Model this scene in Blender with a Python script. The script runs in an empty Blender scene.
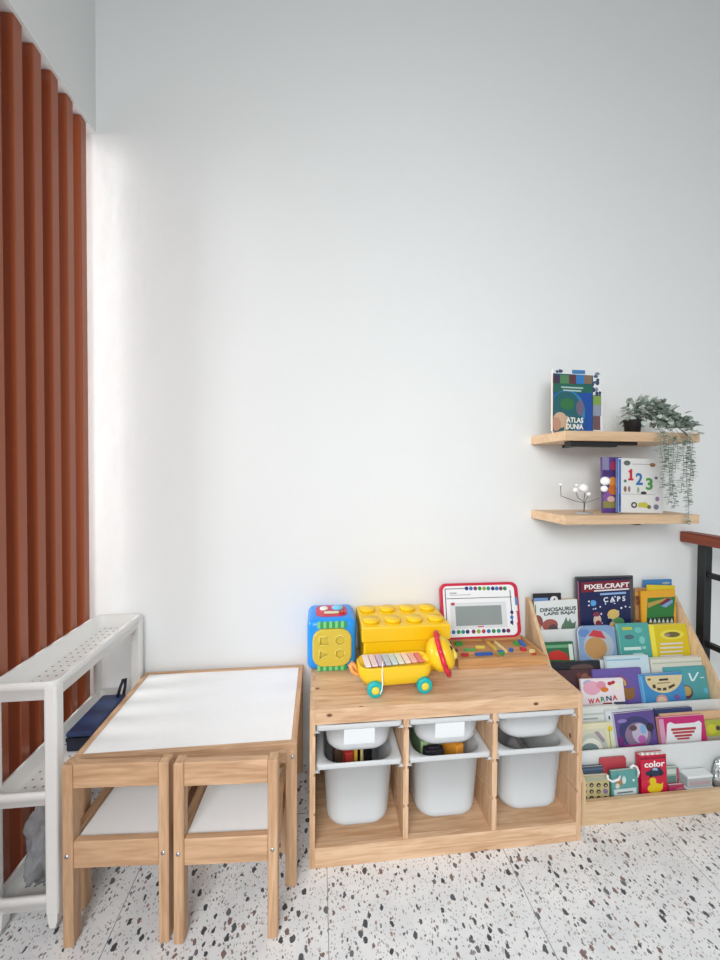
import bpy, bmesh, math, random
from mathutils import Vector, Matrix, noise
random.seed(7)
PI = math.pi
SC = bpy.context.scene
COL = SC.collection

# ------------------------------------------------------------------ camera (measured)
F_PX, YAW, PITCH, ROLL, CAM_H = 383.05, 0.109, -0.0187, 0.0056, 1.2806
WALL = 1.674                       # the back wall stands at this Y
def cam_axes():
    f = Vector((math.sin(YAW)*math.cos(PITCH), math.cos(YAW)*math.cos(PITCH), math.sin(PITCH)))
    r = Vector((math.cos(YAW), -math.sin(YAW), 0)); u = r.cross(f)
    return (math.cos(ROLL)*r + math.sin(ROLL)*u, -math.sin(ROLL)*r + math.cos(ROLL)*u, f)
CR, CU, CF = cam_axes()
EYE = Vector((0, 0, CAM_H))
def ray(px, py): return (px-360)/F_PX*CR - (py-480)/F_PX*CU + CF
def at(px, py, X=None, Y=None, Z=None):
    d = ray(px, py)
    t = X/d.x if X is not None else Y/d.y if Y is not None else (Z-CAM_H)/d.z
    return EYE + t*d
def on_plane(M, px, py):
    """pixel ray met with the local y=0 plane of a thing's matrix -> local (x, z)"""
    Mi = M.inverted(); o = Mi @ EYE; d = Mi.to_3x3() @ ray(px, py)
    p = o + d*(-o.y/d.y)
    return p.x, p.z

# ------------------------------------------------------------------ materials
def lin(h):
    c = [int(h[i:i+2], 16)/255 for i in (0, 2, 4)]
    return tuple(x/12.92 if x <= .04045 else ((x+.055)/1.055)**2.4 for x in c) + (1,)
MATS = {}
def base_mat(name):
    m = bpy.data.materials.new(name); m.use_nodes = True
    nt = m.node_tree; b = nt.nodes['Principled BSDF']
    return m, nt, b
def mat(hexc, rough=.5, name=None, **kw):
    key = (hexc, rough, tuple(sorted(kw.items())))
    if key in MATS: return MATS[key]
    m, nt, b = base_mat(name or 'paint_'+hexc)
    b.inputs['Base Color'].default_value = lin(hexc); b.inputs['Roughness'].default_value = rough
    for k, v in kw.items(): b.inputs[k.replace('_', ' ')].default_value = v
    # faint procedural tone variation
    n = nt.nodes.new('ShaderNodeTexNoise'); n.inputs['Scale'].default_value = 30
    mx = nt.nodes.new('ShaderNodeMix'); mx.data_type = 'RGBA'; mx.blend_type = 'MULTIPLY'
    mx.inputs[0].default_value = .06; mx.inputs[6].default_value = lin(hexc)
    nt.links.new(n.outputs['Fac'], mx.inputs[7]); nt.links.new(mx.outputs[2], b.inputs['Base Color'])
    MATS[key] = m
    return m
def wood(name, dark, light, knot='6b4226', axis='X', knots=0.0, scale=1.0, rough=.5):
    m, nt, b = base_mat(name); N = nt.nodes.new; L = nt.links.new
    tc = N('ShaderNodeTexCoord'); mp = N('ShaderNodeMapping')
    s = {'X': (1.2, 14, 14), 'Y': (14, 1.2, 14), 'Z': (14, 14, 1.2)}[axis]
    mp.inputs['Scale'].default_value = [v*scale for v in s]
    oi = N('ShaderNodeObjectInfo'); ad = N('ShaderNodeVectorMath'); ad.operation = 'ADD'
    sc_ = N('ShaderNodeVectorMath'); sc_.operation = 'SCALE'; sc_.inputs[0].default_value = (7.3, 3.1, 5.7)
    L(oi.outputs['Random'], sc_.inputs['Scale']); L(tc.outputs['Object'], ad.inputs[0]); L(sc_.outputs[0], ad.inputs[1])
    L(ad.outputs[0], mp.inputs['Vector'])
    n1 = N('ShaderNodeTexNoise'); n1.inputs['Scale'].default_value = 3; n1.inputs['Detail'].default_value = 5; n1.inputs['Distortion'].default_value = 1.2
    L(mp.outputs[0], n1.inputs['Vector'])
    wv = N('ShaderNodeTexNoise'); wv.inputs['Scale'].default_value = 12; wv.inputs['Detail'].default_value = 2
    L(mp.outputs[0], wv.inputs['Vector'])
    mi = N('ShaderNodeMath'); mi.operation = 'MULTIPLY_ADD'; mi.inputs[1].default_value = .35
    L(wv.outputs['Fac'], mi.inputs[0]); L(n1.outputs['Fac'], mi.inputs[2])
    cr = N('ShaderNodeValToRGB'); cr.color_ramp.elements[0].position = .45; cr.color_ramp.elements[1].position = .85
    cr.color_ramp.elements[0].color = lin(dark); cr.color_ramp.elements[1].color = lin(light)
    L(mi.outputs[0], cr.inputs['Fac']); out = cr.outputs[0]
    if knots:
        sx_ = N('ShaderNodeSeparateXYZ'); L(ad.outputs[0], sx_.inputs[0]); i0 = 'XYZ'.index(axis); i1, i2 = [i for i in range(3) if i != i0]
        al = N('ShaderNodeMath'); al.operation = 'MULTIPLY'; al.inputs[1].default_value = .6; L(sx_.outputs[i0], al.inputs[0])
        sm_ = N('ShaderNodeMath'); sm_.operation = 'ADD'; L(sx_.outputs[i1], sm_.inputs[0]); L(sx_.outputs[i2], sm_.inputs[1])
        cv = N('ShaderNodeCombineXYZ'); L(al.outputs[0], cv.inputs[0]); L(sm_.outputs[0], cv.inputs[1])
        vo = N('ShaderNodeTexVoronoi'); vo.voronoi_dimensions = '2D'; vo.inputs['Scale'].default_value = 12; L(cv.outputs[0], vo.inputs['Vector'])
        gt = N('ShaderNodeMath'); gt.operation = 'GREATER_THAN'; gt.inputs[1].default_value = 1-knots
        sp = N('ShaderNodeSeparateColor'); L(vo.outputs['Color'], sp.inputs[0]); L(sp.outputs[0], gt.inputs[0])
        rp = N('ShaderNodeMapRange'); rp.inputs[1].default_value = .045; rp.inputs[2].default_value = .085
        rp.inputs[3].default_value = 1; rp.inputs[4].default_value = 0; L(vo.outputs['Distance'], rp.inputs[0])
        mu = N('ShaderNodeMath'); mu.operation = 'MULTIPLY'; L(gt.outputs[0], mu.inputs[0]); L(rp.outputs[0], mu.inputs[1])
        mx = N('ShaderNodeMix'); mx.data_type = 'RGBA'; L(mu.outputs[0], mx.inputs[0]); L(out, mx.inputs[6]); mx.inputs[7].default_value = lin(knot)
        out = mx.outputs[2]
    L(out, b.inputs['Base Color']); b.inputs['Roughness'].default_value = rough
    return m
def plaster(name, hexc):
    m, nt, b = base_mat(name); N = nt.nodes.new; L = nt.links.new
    tc = N('ShaderNodeTexCoord')
    n1 = N('ShaderNodeTexNoise'); n1.inputs['Scale'].default_value = 2.2; n1.inputs['Detail'].default_value = 4
    n2 = N('ShaderNodeTexNoise'); n2.inputs['Scale'].default_value = 26; n2.inputs['Detail'].default_value = 3
    L(tc.outputs['Object'], n1.inputs['Vector']); L(tc.outputs['Object'], n2.inputs['Vector'])
    a = N('ShaderNodeMath'); a.operation = 'MULTIPLY_ADD'; a.inputs[1].default_value = .12
    L(n2.outputs['Fac'], a.inputs[0]); L(n1.outputs['Fac'], a.inputs[2])
    bp = N('ShaderNodeBump'); bp.inputs['Strength'].default_value = .35; bp.inputs['Distance'].default_value = .02
    L(a.outputs[0], bp.inputs['Height']); L(bp.outputs[0], b.inputs['Normal'])
    b.inputs['Base Color'].default_value = lin(hexc); b.inputs['Roughness'].default_value = .75
    return m
def terrazzo():
    m, nt, b = base_mat('terrazzo_floor'); N = nt.nodes.new; L = nt.links.new
    tc = N('ShaderNodeTexCoord')
    nz = N('ShaderNodeTexNoise'); nz.inputs['Scale'].default_value = 80; nz.inputs['Detail'].default_value = 2
    L(tc.outputs['Object'], nz.inputs['Vector'])
    sb = N('ShaderNodeVectorMath'); sb.operation = 'SUBTRACT'; sb.inputs[1].default_value = (.5, .5, .5); L(nz.outputs['Color'], sb.inputs[0])
    sc_ = N('ShaderNodeVectorMath'); sc_.operation = 'SCALE'; sc_.inputs['Scale'].default_value = .012; L(sb.outputs[0], sc_.inputs[0])
    ad = N('ShaderNodeVectorMath'); ad.operation = 'ADD'; L(tc.outputs['Object'], ad.inputs[0]); L(sc_.outputs[0], ad.inputs[1])
    g = N('ShaderNodeTexNoise'); g.inputs['Scale'].default_value = 9; g.inputs['Detail'].default_value = 4; L(tc.outputs['Object'], g.inputs['Vector'])
    gc = N('ShaderNodeValToRGB'); gc.color_ramp.elements[0].color = lin('e3e5e7'); gc.color_ramp.elements[1].color = lin('f6f7f7')
    gc.color_ramp.elements[0].position = .3; gc.color_ramp.elements[1].position = .7
    L(g.outputs['Fac'], gc.inputs['Fac']); cur = gc.outputs[0]
    for scale, keep, rad, rot, stops in ((150, .42, .25, .5, ('b4b3b2', 'ab9e9a', 'c9c2be', 'b8a7a1')),
                                    (92, .30, .28, 1.3, ('77787b', 'a9908a', 'c8bfba', '8a8583')),
                                    (52, .22, .31, .8, ('4a4d52', '5a5c61', '86706b', '6d6f73'))):
        mp = N('ShaderNodeMapping'); mp.inputs['Rotation'].default_value = (0, 0, rot); mp.inputs['Scale'].default_value = (1.0, .68, 1.0)
        mp.inputs['Location'].default_value = (rot*3.1, rot*1.7, 0); L(ad.outputs[0], mp.inputs['Vector'])
        v = N('ShaderNodeTexVoronoi'); v.voronoi_dimensions = '2D'; v.inputs['Scale'].default_value = scale; L(mp.outputs[0], v.inputs['Vector'])
        sp = N('ShaderNodeSeparateColor'); L(v.outputs['Color'], sp.inputs[0])
        k = N('ShaderNodeMath'); k.operation = 'LESS_THAN'; k.inputs[1].default_value = keep; L(sp.outputs[0], k.inputs[0])
        rr = N('ShaderNodeMath'); rr.operation = 'MULTIPLY_ADD'; rr.inputs[1].default_value = rad*.75; rr.inputs[2].default_value = rad*.45; L(sp.outputs[1], rr.inputs[0])
        d = N('ShaderNodeMath'); d.operation = 'LESS_THAN'; L(v.outputs['Distance'], d.inputs[0]); L(rr.outputs[0], d.inputs[1])
        mu = N('ShaderNodeMath'); mu.operation = 'MULTIPLY'; L(k.outputs[0], mu.inputs[0]); L(d.outputs[0], mu.inputs[1])
        cr = N('ShaderNodeValToRGB'); cr.color_ramp.interpolation = 'CONSTANT'
        cr.color_ramp.elements[0].color = lin(stops[0]); cr.color_ramp.elements[1].position = .35; cr.color_ramp.elements[1].color = lin(stops[1])
        for p_, c_ in ((.6, stops[2]), (.8, stops[3])):
            e = cr.color_ramp.elements.new(p_); e.color = lin(c_)
        L(sp.outputs[2], cr.inputs['Fac'])
        mx = N('ShaderNodeMix'); mx.data_type = 'RGBA'; L(mu.outputs[0], mx.inputs[0]); L(cur, mx.inputs[6]); L(cr.outputs[0], mx.inputs[7]); cur = mx.outputs[2]
    # tile joints, 60 cm grid
    sx = N('ShaderNodeSeparateXYZ'); L(tc.outputs['Object'], sx.inputs[0])
    acc = None
    for o, off in ((0, .033), (1, .23)):
        s1 = N('ShaderNodeMath'); s1.operation = 'SUBTRACT'; s1.inputs[1].default_value = off-6.0; L(sx.outputs[o], s1.inputs[0])
        md = N('ShaderNodeMath'); md.operation = 'PINGPONG'; md.inputs[1].default_value = .3; L(s1.outputs[0], md.inputs[0])
        lt = N('ShaderNodeMath'); lt.operation = 'LESS_THAN'; lt.inputs[1].default_value = .0011; L(md.outputs[0], lt.inputs[0])
        if acc is None: acc = lt
        else:
            mxx = N('ShaderNodeMath'); mxx.operation = 'MAXIMUM'; L(acc.outputs[0], mxx.inputs[0]); L(lt.outputs[0], mxx.inputs[1]); acc = mxx
    mj = N('ShaderNodeMix'); mj.data_type = 'RGBA'; L(acc.outputs[0], mj.inputs[0]); L(cur, mj.inputs[6]); mj.inputs[7].default_value = lin('8b8d90')
    L(mj.outputs[2], b.inputs['Base Color']); b.inputs['Roughness'].default_value = .38
    return m
def clear_plastic(name, hexc, alpha=.6, rough=.35, trans=.35):
    m, nt, b = base_mat(name)
    b.inputs['Base Color'].default_value = lin(hexc); b.inputs['Roughness'].default_value = rough
    tl = nt.nodes.new('ShaderNodeBsdfTranslucent'); tl.inputs['Color'].default_value = lin(hexc)
    m1 = nt.nodes.new('ShaderNodeMixShader'); m1.inputs[0].default_value = trans
    tr = nt.nodes.new('ShaderNodeBsdfTransparent'); m2 = nt.nodes.new('ShaderNodeMixShader'); m2.inputs[0].default_value = alpha
    n = nt.nodes.new('ShaderNodeTexNoise'); n.inputs['Scale'].default_value = 14
    bp = nt.nodes.new('ShaderNodeBump'); bp.inputs['Strength'].default_value = .05; nt.links.new(n.outputs['Fac'], bp.inputs['Height']); nt.links.new(bp.outputs[0], b.inputs['Normal'])
    o = nt.nodes['Material Output']
    nt.links.new(b.outputs[0], m1.inputs[1]); nt.links.new(tl.outputs[0], m1.inputs[2])
    nt.links.new(tr.outputs[0], m2.inputs[1]); nt.links.new(m1.outputs[0], m2.inputs[2]); nt.links.new(m2.outputs[0], o.inputs['Surface'])
    return m

WALLM = plaster('white_plaster', 'e7e9e8')
CEILM = plaster('ceiling_plaster', 'dedede')
FLOORM = terrazzo()
SLATM = mat('9c5231', .33, 'slat_paint')
PINE = {a: wood('knotty_pine_'+a, 'c39770', 'e6c3a0', axis=a, knots=.28) for a in 'XYZ'}
TAN = {a: wood('table_pine_'+a, 'b18965', 'd6af8a', axis=a, knots=0) for a in 'XYZ'}
BIRCH = {a: wood('pale_birch_'+a, 'c7a47c', 'dcbf9a', axis=a) for a in 'XYZ'}
EASEL = {a: wood('easel_wood_'+a, 'b07f4e', 'cf9f6c', axis=a) for a in 'XYZ'}
SHELFW = {a: wood('shelf_oak_'+a, 'cba884', 'dfc09c', axis=a) for a in 'XYZ'}
RAILW = wood('rail_timber', '6e2f1c', '96492e', axis='Y')
WHITEPL = mat('efefec', .35, 'white_plastic')
WHITEB = mat('fcfcfb', .3, 'white_laminate')
CHROME = mat('c9cbce', .25, 'screw_metal', Metallic=.9)
BLACK = mat('1a1b1e', .45, 'black_metal')
PAGE = mat('ece8de', .8, 'book_pages')
BINM = clear_plastic('frosted_bin_plastic', 'eff2f3', alpha=.90, trans=.28)

# ------------------------------------------------------------------ mesh builder
class MB:
    def __init__(s): s.v, s.f, s.mi, s.sm, s.mats = [], [], [], [], []
    def m(s, mt):
        if mt not in s.mats: s.mats.append(mt)
        return s.mats.index(mt)
    def add(s, vs, fs, mt, smooth=False):
        o = len(s.v); k = s.m(mt)
        s.v += [Vector(v) for v in vs]
        for f in fs: s.f.append([o+i for i in f]); s.mi.append(k); s.sm.append(smooth)
        return s
    def bm(s, b, mt, smooth=False, M=None):
        b.verts.index_update(); vs = [(M @ v.co) if M else v.co.copy() for v in b.verts]
        s.add(vs, [[v.index for v in f.verts] for f in b.faces], mt, smooth); b.free(); return s
    def box(s, x0, x1, y0, y1, z0, z1, mt, bev=0.0, seg=2, M=None):
        b = bmesh.new(); bmesh.ops.create_cube(b, size=1)
        for v in b.verts: v.co = Vector(((x0+x1)/2+v.co.x*(x1-x0), (y0+y1)/2+v.co.y*(y1-y0), (z0+z1)/2+v.co.z*(z1-z0)))
        if bev: bmesh.ops.bevel(b, geom=b.edges[:], offset=bev, segments=seg, affect='EDGES', profile=.5)
        return s.bm(b, mt, bev > .008, M)
    def prism(s, poly, a0, a1, mt, axis='Y', M=None):
        """poly: list of 2D points; extruded along axis from a0 to a1"""
        def p(q, a): return {'X': (a, q[0], q[1]), 'Y': (q[0], a, q[1]), 'Z': (q[0], q[1], a)}[axis]
        n = len(poly); vs = [p(q, a0) for q in poly]+[p(q, a1) for q in poly]
        if M: vs = [M @ Vector(v) for v in vs]
        fs = [list(range(n))[::-1], list(range(n, 2*n))]+[[i, (i+1) % n, n+(i+1) % n, n+i] for i in range(n)]
        b = bmesh.new(); bv = [b.verts.new(v) for v in vs]
        for f in fs: b.faces.new([bv[i] for i in f])
        bmesh.ops.recalc_face_normals(b, faces=b.faces[:]); return s.bm(b, mt)
    def loft(s, loops, mt, cap0=True, cap1=True, smooth=True, closed=True):
        n = len(loops[0]); vs = [v for l in loops for v in l]; fs = []
        for k in range(len(loops)-1):
            for i in range(n if closed else n-1):
                j = (i+1) % n; fs.append([k*n+i, k*n+j, (k+1)*n+j, (k+1)*n+i])
        if cap0: fs.append(list(range(n))[::-1])
        if cap1: fs.append([(len(loops)-1)*n+i for i in range(n)])
        return s.add(vs, fs, mt, smooth)
    def lathe(s, prof, mt, M=None, n=24, smooth=True):
        """prof (r,z) about local z"""
        loops = [[Vector((r*math.cos(2*PI*i/n), r*math.sin(2*PI*i/n), z)) for i in range(n)] for r, z in prof]
        if M: loops = [[M @ v for v in l] for l in loops]
        return s.loft(loops, mt, smooth=smooth)
    def cyl(s, p0, p1, r, mt, n=16, r1=None):
        p0, p1 = Vector(p0), Vector(p1); q = (p1-p0).to_track_quat('Z', 'Y').to_matrix().to_4x4()
        M = Matrix.Translation(p0) @ q; L = (p1-p0).length
        return s.lathe([(r, 0), (r1 if r1 is not None else r, L)], mt, M, n)
    def tube(s, pts, r, mt, n=8):
        pts = [Vector(p) for p in pts]; loops = []
        for i, p in enumerate(pts):
            t = (pts[min(i+1, len(pts)-1)]-pts[max(i-1, 0)]).normalized()
            q = t.to_track_quat('Z', 'Y').to_matrix()
            loops.append([p+q @ Vector((r*math.cos(2*PI*k/n), r*math.sin(2*PI*k/n), 0)) for k in range(n)])
        return s.loft(loops, mt)
    def ball(s, c, r, mt, M=None, seg=20):
        b = bmesh.new(); bmesh.ops.create_uvsphere(b, u_segments=seg, v_segments=seg//2+2, radius=1)
        rr = r if hasattr(r, '__len__') else (r, r, r)
        for v in b.verts: v.co = Vector((v.co.x*rr[0], v.co.y*rr[1], v.co.z*rr[2]))
        T = Matrix.Translation(c) @ (M if M else Matrix())
        return s.bm(b, mt, True, T)
    def build(s, name, parent=None, world=False):
        me = bpy.data.meshes.new(name)
        vs = s.v
        if parent is not None and world:
            top_ = parent
            while top_.parent is not None: top_ = top_.parent
            Mi = PM[top_.name].inverted(); vs = [Mi @ v for v in vs]
        me.from_pydata([tuple(v) for v in vs], [], s.f)
        for mt in s.mats: me.materials.append(mt)
        for p, k, sm in zip(me.polygons, s.mi, s.sm): p.material_index = k; p.use_smooth = sm
        bm_ = bmesh.new(); bm_.from_mesh(me); bmesh.ops.remove_doubles(bm_, verts=bm_.verts[:], dist=1e-6); bmesh.ops.recalc_face_normals(bm_, faces=bm_.faces[:]); bm_.to_mesh(me); bm_.free()
        me.update()
        o = bpy.data.objects.new(name, me); COL.objects.link(o)
        if parent is not None: o.parent = parent
        return o
PM = {}
def thing(name, label, cat, loc=(0, 0, 0), M=None, group=None):
    o = bpy.data.objects.new(name, None); COL.objects.link(o); o.empty_display_size = .05
    M = M if M is not None else Matrix.Translation(loc)
    o.matrix_world = M; PM[o.name] = M.copy()
    o['label'] = label; o['category'] = cat
    if group: o['group'] = group
    return o
def tag(o, label, cat, group=None):
    o['label'] = label; o['category'] = cat
    if group: o['group'] = group
    return o
def struct(o): o['kind'] = 'structure'; return o
def text_mesh(body, rect, mt, y, bold=.03):
    """lettering mesh fitted in the local rect (x0,z0,x1,z1) at depth y"""
    c = bpy.data.curves.new('lettering', 'FONT'); c.body = body; c.size = 1; c.offset = bold; c.resolution_u = 3
    o = bpy.data.objects.new('lettering_tmp', c); COL.objects.link(o)
    dg = bpy.context.evaluated_depsgraph_get(); me = bpy.data.meshes.new_from_object(o.evaluated_get(dg))
    bpy.data.objects.remove(o); bpy.data.curves.remove(c)
    xs = [v.co.x for v in me.vertices]; ys = [v.co.y for v in me.vertices]
    if not xs: return [], []
    a, b_, c_, d = min(xs), max(xs), min(ys), max(ys); x0, z0, x1, z1 = rect
    vs = [Vector((x0+(v.co.x-a)/(b_-a)*(x1-x0), y, z0+(v.co.y-c_)/(d-c_)*(z1-z0))) for v in me.vertices]
    fs = [list(p.vertices) for p in me.polygons]; bpy.data.meshes.remove(me)
    return vs, fs
def rrect(w, d, r, n=6, cx=0, cy=0):
    pts = []
    for qx, qy, a0 in ((1, 1, 0), (-1, 1, PI/2), (-1, -1, PI), (1, -1, 3*PI/2)):
        for k in range(n+1):
            a = a0+PI/2*k/n; pts.append((cx+qx*(w/2-r)+r*math.cos(a), cy+qy*(d/2-r)+r*math.sin(a)))
    return pts
def copy_tree(o, parent=None):
    c = o.copy(); COL.objects.link(c); c.parent = parent
    for ch in list(o.children): copy_tree(ch, c)
    return c

# ------------------------------------------------------------------ the setting
CEIL = 3.75; XR = 3.0
struct(MB().box(-2.6, XR, -3.2, WALL+.15, -.1, -.0004, FLOORM).build('floor'))
struct(MB().box(-2.0, XR, WALL, WALL+.15, 0, CEIL, WALLM).build('wall_back'))
struct(MB().box(-1.05, -.893, -3.2, WALL, 2.637, CEIL, WALLM).build('wall_left'))          # the beam over the slat screen
struct(MB().box(-2.0, XR, -3.2, WALL+.15, CEIL, CEIL+.1, CEILM).build('ceiling'))
struct(MB().box(XR, XR+.12, -3.2, WALL+.15, 0, CEIL, WALLM).build('wall_right'))

scr = thing('slat_screen', 'tall brown vertical slat screen in the opening left of the white wall', 'screen', (-.945, 1.3, 0))
ys = [1.588-.081*k for k in range(24)]
for y in ys:
    MB().box(-.992, -.902, y, y+.036, 0, 2.6365, SLATM, .002, 1).build('slat', scr, True)

# ------------------------------------------------------------------ children's table
TX0, TX1, TY0, TY1, TH = -.706, -.0616, 1.175, 1.659, .45
t = thing('childrens_table', "low children's table with a white top and pine frame, beside the white trolley", 'table', ((TX0+TX1)/2, (TY0+TY1)/2, 0))
fr = MB()
b = .019
fr.box(TX0, TX1, TY0, TY0+b, TH-.02, TH, TAN['X'], .002, 1); fr.box(TX0, TX1, TY1-b, TY1, TH-.02, TH, TAN['X'], .002, 1)
fr.box(TX0, TX0+b, TY0+b, TY1-b, TH-.02, TH, TAN['Y'], .002, 1); fr.box(TX1-b, TX1, TY0+b, TY1-b, TH-.02, TH, TAN['Y'], .002, 1)
fr.build('top_frame', t, True)
MB().box(TX0+b, TX1-b, TY0+b, TY1-b, TH-.012, TH-.003, WHITEB).build('tabletop', t, True)
lw = .034
for x0, y0 in ((TX0, TY0), (TX1-lw, TY0), (TX0, TY1-lw), (TX1-lw, TY1-lw)):
    l = MB().box(x0, x0+lw, y0, y0+lw, 0, TH-.0205, TAN['Z'], .002, 1).build('leg', t, True)
    if y0 == TY0:
        MB().cyl((x0+lw*.6, y0-.002, TH-.042), (x0+lw*.6, y0+.004, TH-.042), .0055, CHROME).build('bolt', l, True)['label'] = 'silver bolt head'
for y0 in (TY0+.003, TY1-.021):
    MB().box(TX0+lw, TX1-lw, y0, y0+.018, TH-.062, TH-.0205, TAN['X']).build('apron', t, True)
for x0 in (TX0+.003, TX1-.021):
    MB().box(x0, x0+.018, TY0+lw, TY1-lw, TH-.062, TH-.0205, TAN['Y']).build('apron', t, True)

# ------------------------------------------------------------------ chairs
def make_chair(label, M):
    c = thing('childrens_chair', label, 'chair', M=M, group="children's chairs at the low table")
    W, H, D, p = .278, .50, .272, .027
    for sx in (-1, 1):
        xa, xb = (sx*W/2, sx*(W/2-p)); xa, xb = min(xa, xb), max(xa, xb)
        r = MB(); r.box(xa, xb, 0, .036, 0, H-.002, TAN['Z'], .003, 1); l = r.build('leg', c)
        MB().cyl(((xa+xb)/2, -.002, .252), ((xa+xb)/2, .004, .252), .0055, CHROME).build('screw', l)['label'] = 'silver screw head'
        MB().box(xa, xb, D-.036, D, 0, .292, TAN['Z'], .003, 1).build('leg', c)
        MB().box(xa+.004, xb-.004, .036, D-.036, .222, .292, TAN['Y']).build('side_rail', c)
    xi = W/2-p
    MB().box(-xi, xi, .004, .026, .432, .497, TAN['X'], .002, 1).build('back_rail', c)
    MB().box(-xi, xi, .004, .024, .214, .287, TAN['X'], .002, 1).build('seat_rail', c)
    MB().box(-xi, xi, D-.028, D-.006, .222, .287, TAN['X'], .002, 1).build('seat_rail', c)
    MB().box(-xi+.0005, xi-.0005, .0245, D-.0285, .272, .281, WHITEB).build('seat', c)['label'] = 'white seat board'
    return c
make_chair('small pine chair with white seat, tucked under the table beside the white trolley', Matrix.Translation((-.5375, 1.074, 0)) @ Matrix.Rotation(-.060, 4, 'Z'))
make_chair('small pine chair with white seat, under the table corner nearest the pine bin unit', Matrix.Translation((-.2455, 1.052, 0)) @ Matrix.Rotation(-.053, 4, 'Z'))

# ------------------------------------------------------------------ storage unit with bins
UX0, UX1, UY0, UY1, UH = -.0238, .9162, 1.2227, 1.6627, .52
PT = .018; CELL = (UX1-UX0-4*PT)/3
u = thing('bin_storage_unit', 'knotty pine storage unit with three bays of white plastic bins', 'storage unit', ((UX0+UX1)/2, (UY0+UY1)/2, 0))
GR = (.4375, .306, .177)
def upright(x0, left, right):
    x1 = x0+PT; z1 = UH-.0505 if (left and right) else UH-.001
    pts = [(x0, 0), (x1, 0)]
    if right:
        for z in reversed(GR): pts += [(x1, z-.005), (x1-.005, z-.005), (x1-.005, z+.005), (x1, z+.005)]
    pts += [(x1, z1), (x0, z1)]
    if left:
        for z in GR: pts += [(x0, z+.005), (x0+.005, z+.005), (x0+.005, z-.005), (x0, z-.005)]
    return pts
for k in range(4):
    x0 = UX0+k*(PT+CELL)
    MB().prism(upright(x0, k > 0, k < 3), UY0 if k in (0, 3) else UY0+.002, UY1-.01, PINE['Z']).build('side_panel' if k in (0, 3) else 'divider', u, True)
e = .0003
MB().box(UX0+PT+e, UX1-PT-e, UY0+.002, UY1-.004, UH-.022, UH-.001, PINE['X']).build('top_panel', u, True)
MB().box(UX0+PT+e, UX1-PT-e, UY0, UY0+.002, UH-.05, UH-.001, PINE['X']).box(UX0+PT+e, UX1-PT-e, UY0+.002, UY0+.02, UH-.05, UH-.0222, PINE['X']).build('front_rail', u, True)
for k in range(3):
    x0 = UX0+PT+k*(PT+CELL)
    MB().box(x0+e, x0+CELL-e, UY0+.021, UY1-.01, .045, .063, PINE['X']).build('bottom_panel', u, True)
MB().box(UX0+PT+e, UX1-PT-e, UY0, UY0+.0015, 0, .066, PINE['X']).build('plinth', u, True)
for k in range(3):
    x0 = UX0+PT+k*(PT+CELL)
    MB().box(x0+e, x0+CELL-e, UY0+.0016, UY0+.02, 0, .066, PINE['X']).build('plinth_block', u, True)

def make_bin(name, label, cx, ztop, groove, H, group, paper=False):
    y0, y1 = UY0+.004, UY0+.404; cy = (y0+y1)/2
    o = thing(name, label, 'bin', (cx, cy, ztop-H), group=group)
    d = y1-y0; s = MB()
    W = .283
    bw, tw = (.212, .236) if H > .15 else (.216, .238)
    bd, td = d-.030, d-.014
    rb = .058
    L = []
    def lp(w, dd, r, z): L.append([Vector((px, py, z)) for px, py in rrect(w, dd, r)])
    lp(bw-.05, bd-.05, rb, 0); lp(bw-.018, bd-.018, rb, .003); lp(bw-.004, bd-.004, rb, .014); lp(bw, bd, rb, .03)
    lp(tw, td, rb, H-.018); lp(W-.008, d-.004, .012, H-.018); lp(W-.001, d, .012, H-.014); lp(W, d, .012, H-.004); lp(W-.006, d-.006, .01, H)
    lp(tw+.004, td+.004, rb, H-.001); lp(tw-.004, td-.004, rb, H-.008); lp(bw-.004, bd-.004, rb, .03); lp(bw-.02, bd-.02, rb, .008); lp(bw-.06, bd-.06, rb-.01, .004)
    s.loft(L, BINM)
    gz = groove-(ztop-H)
    s.build('tub', o)
    for sx in (-1, 1):
        r = MB()
        xa, xb = sx*(W/2-.012), sx*(CELL/2+.004); r.box(min(xa, xb), max(xa, xb), -d/2+.01, d/2-.02, gz-.0045, gz+.0035, BINM)
        xa, xb = sx*(W/2-.012), sx*(W/2-.006); r.box(min(xa, xb), max(xa, xb), -d/2+.01, d/2-.02, gz-.003, H-.015, BINM)
        r.build('runner', o)
    if paper:
        # sheet of paper lying against the inside of the front wall
        yb, yt = -bd/2+.006, -td/2+.006
        q = MB(); f0, f1 = .3, .86
        def yy(f): return yb+(yt-yb)*f - .0072
        q.add([(-.052, yy(f0), H*f0), (.05, yy(f0), H*f0), (.05, yy(f1), H*f1-.004), (-.052, yy(f1), H*f1-.004),
               (-.052, yy(f0)+.0008, H*f0), (.05, yy(f0)+.0008, H*f0), (.05, yy(f1)+.0008, H*f1-.004), (-.052, yy(f1)+.0008, H*f1-.004)],
              [[0, 1, 2, 3], [7, 6, 5, 4], [0, 4, 5, 1], [1, 5, 6, 2], [2, 6, 7, 3], [3, 7, 4, 0]], mat('e9edee', .6))
        q.build('label_card', o)
    return o
cxs = [UX0+PT+CELL/2+k*(PT+CELL) for k in range(3)]
side = ('left', 'middle', 'right')
where = ('nearest the white table', 'in the middle bay', 'nearest the bookshelf')
for k in range(3):
    make_bin('shallow_bin', 'shallow frosted white bin at the top of the pine unit, '+where[k], cxs[k], .4625, GR[0], .106, 'shallow bins in the pine unit', k < 2)
    make_bin('deep_bin', 'deep frosted white bin in the lower slot of the pine unit, '+where[k], cxs[k], .335, GR[1], .231, 'deep bins in the pine unit')
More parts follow.
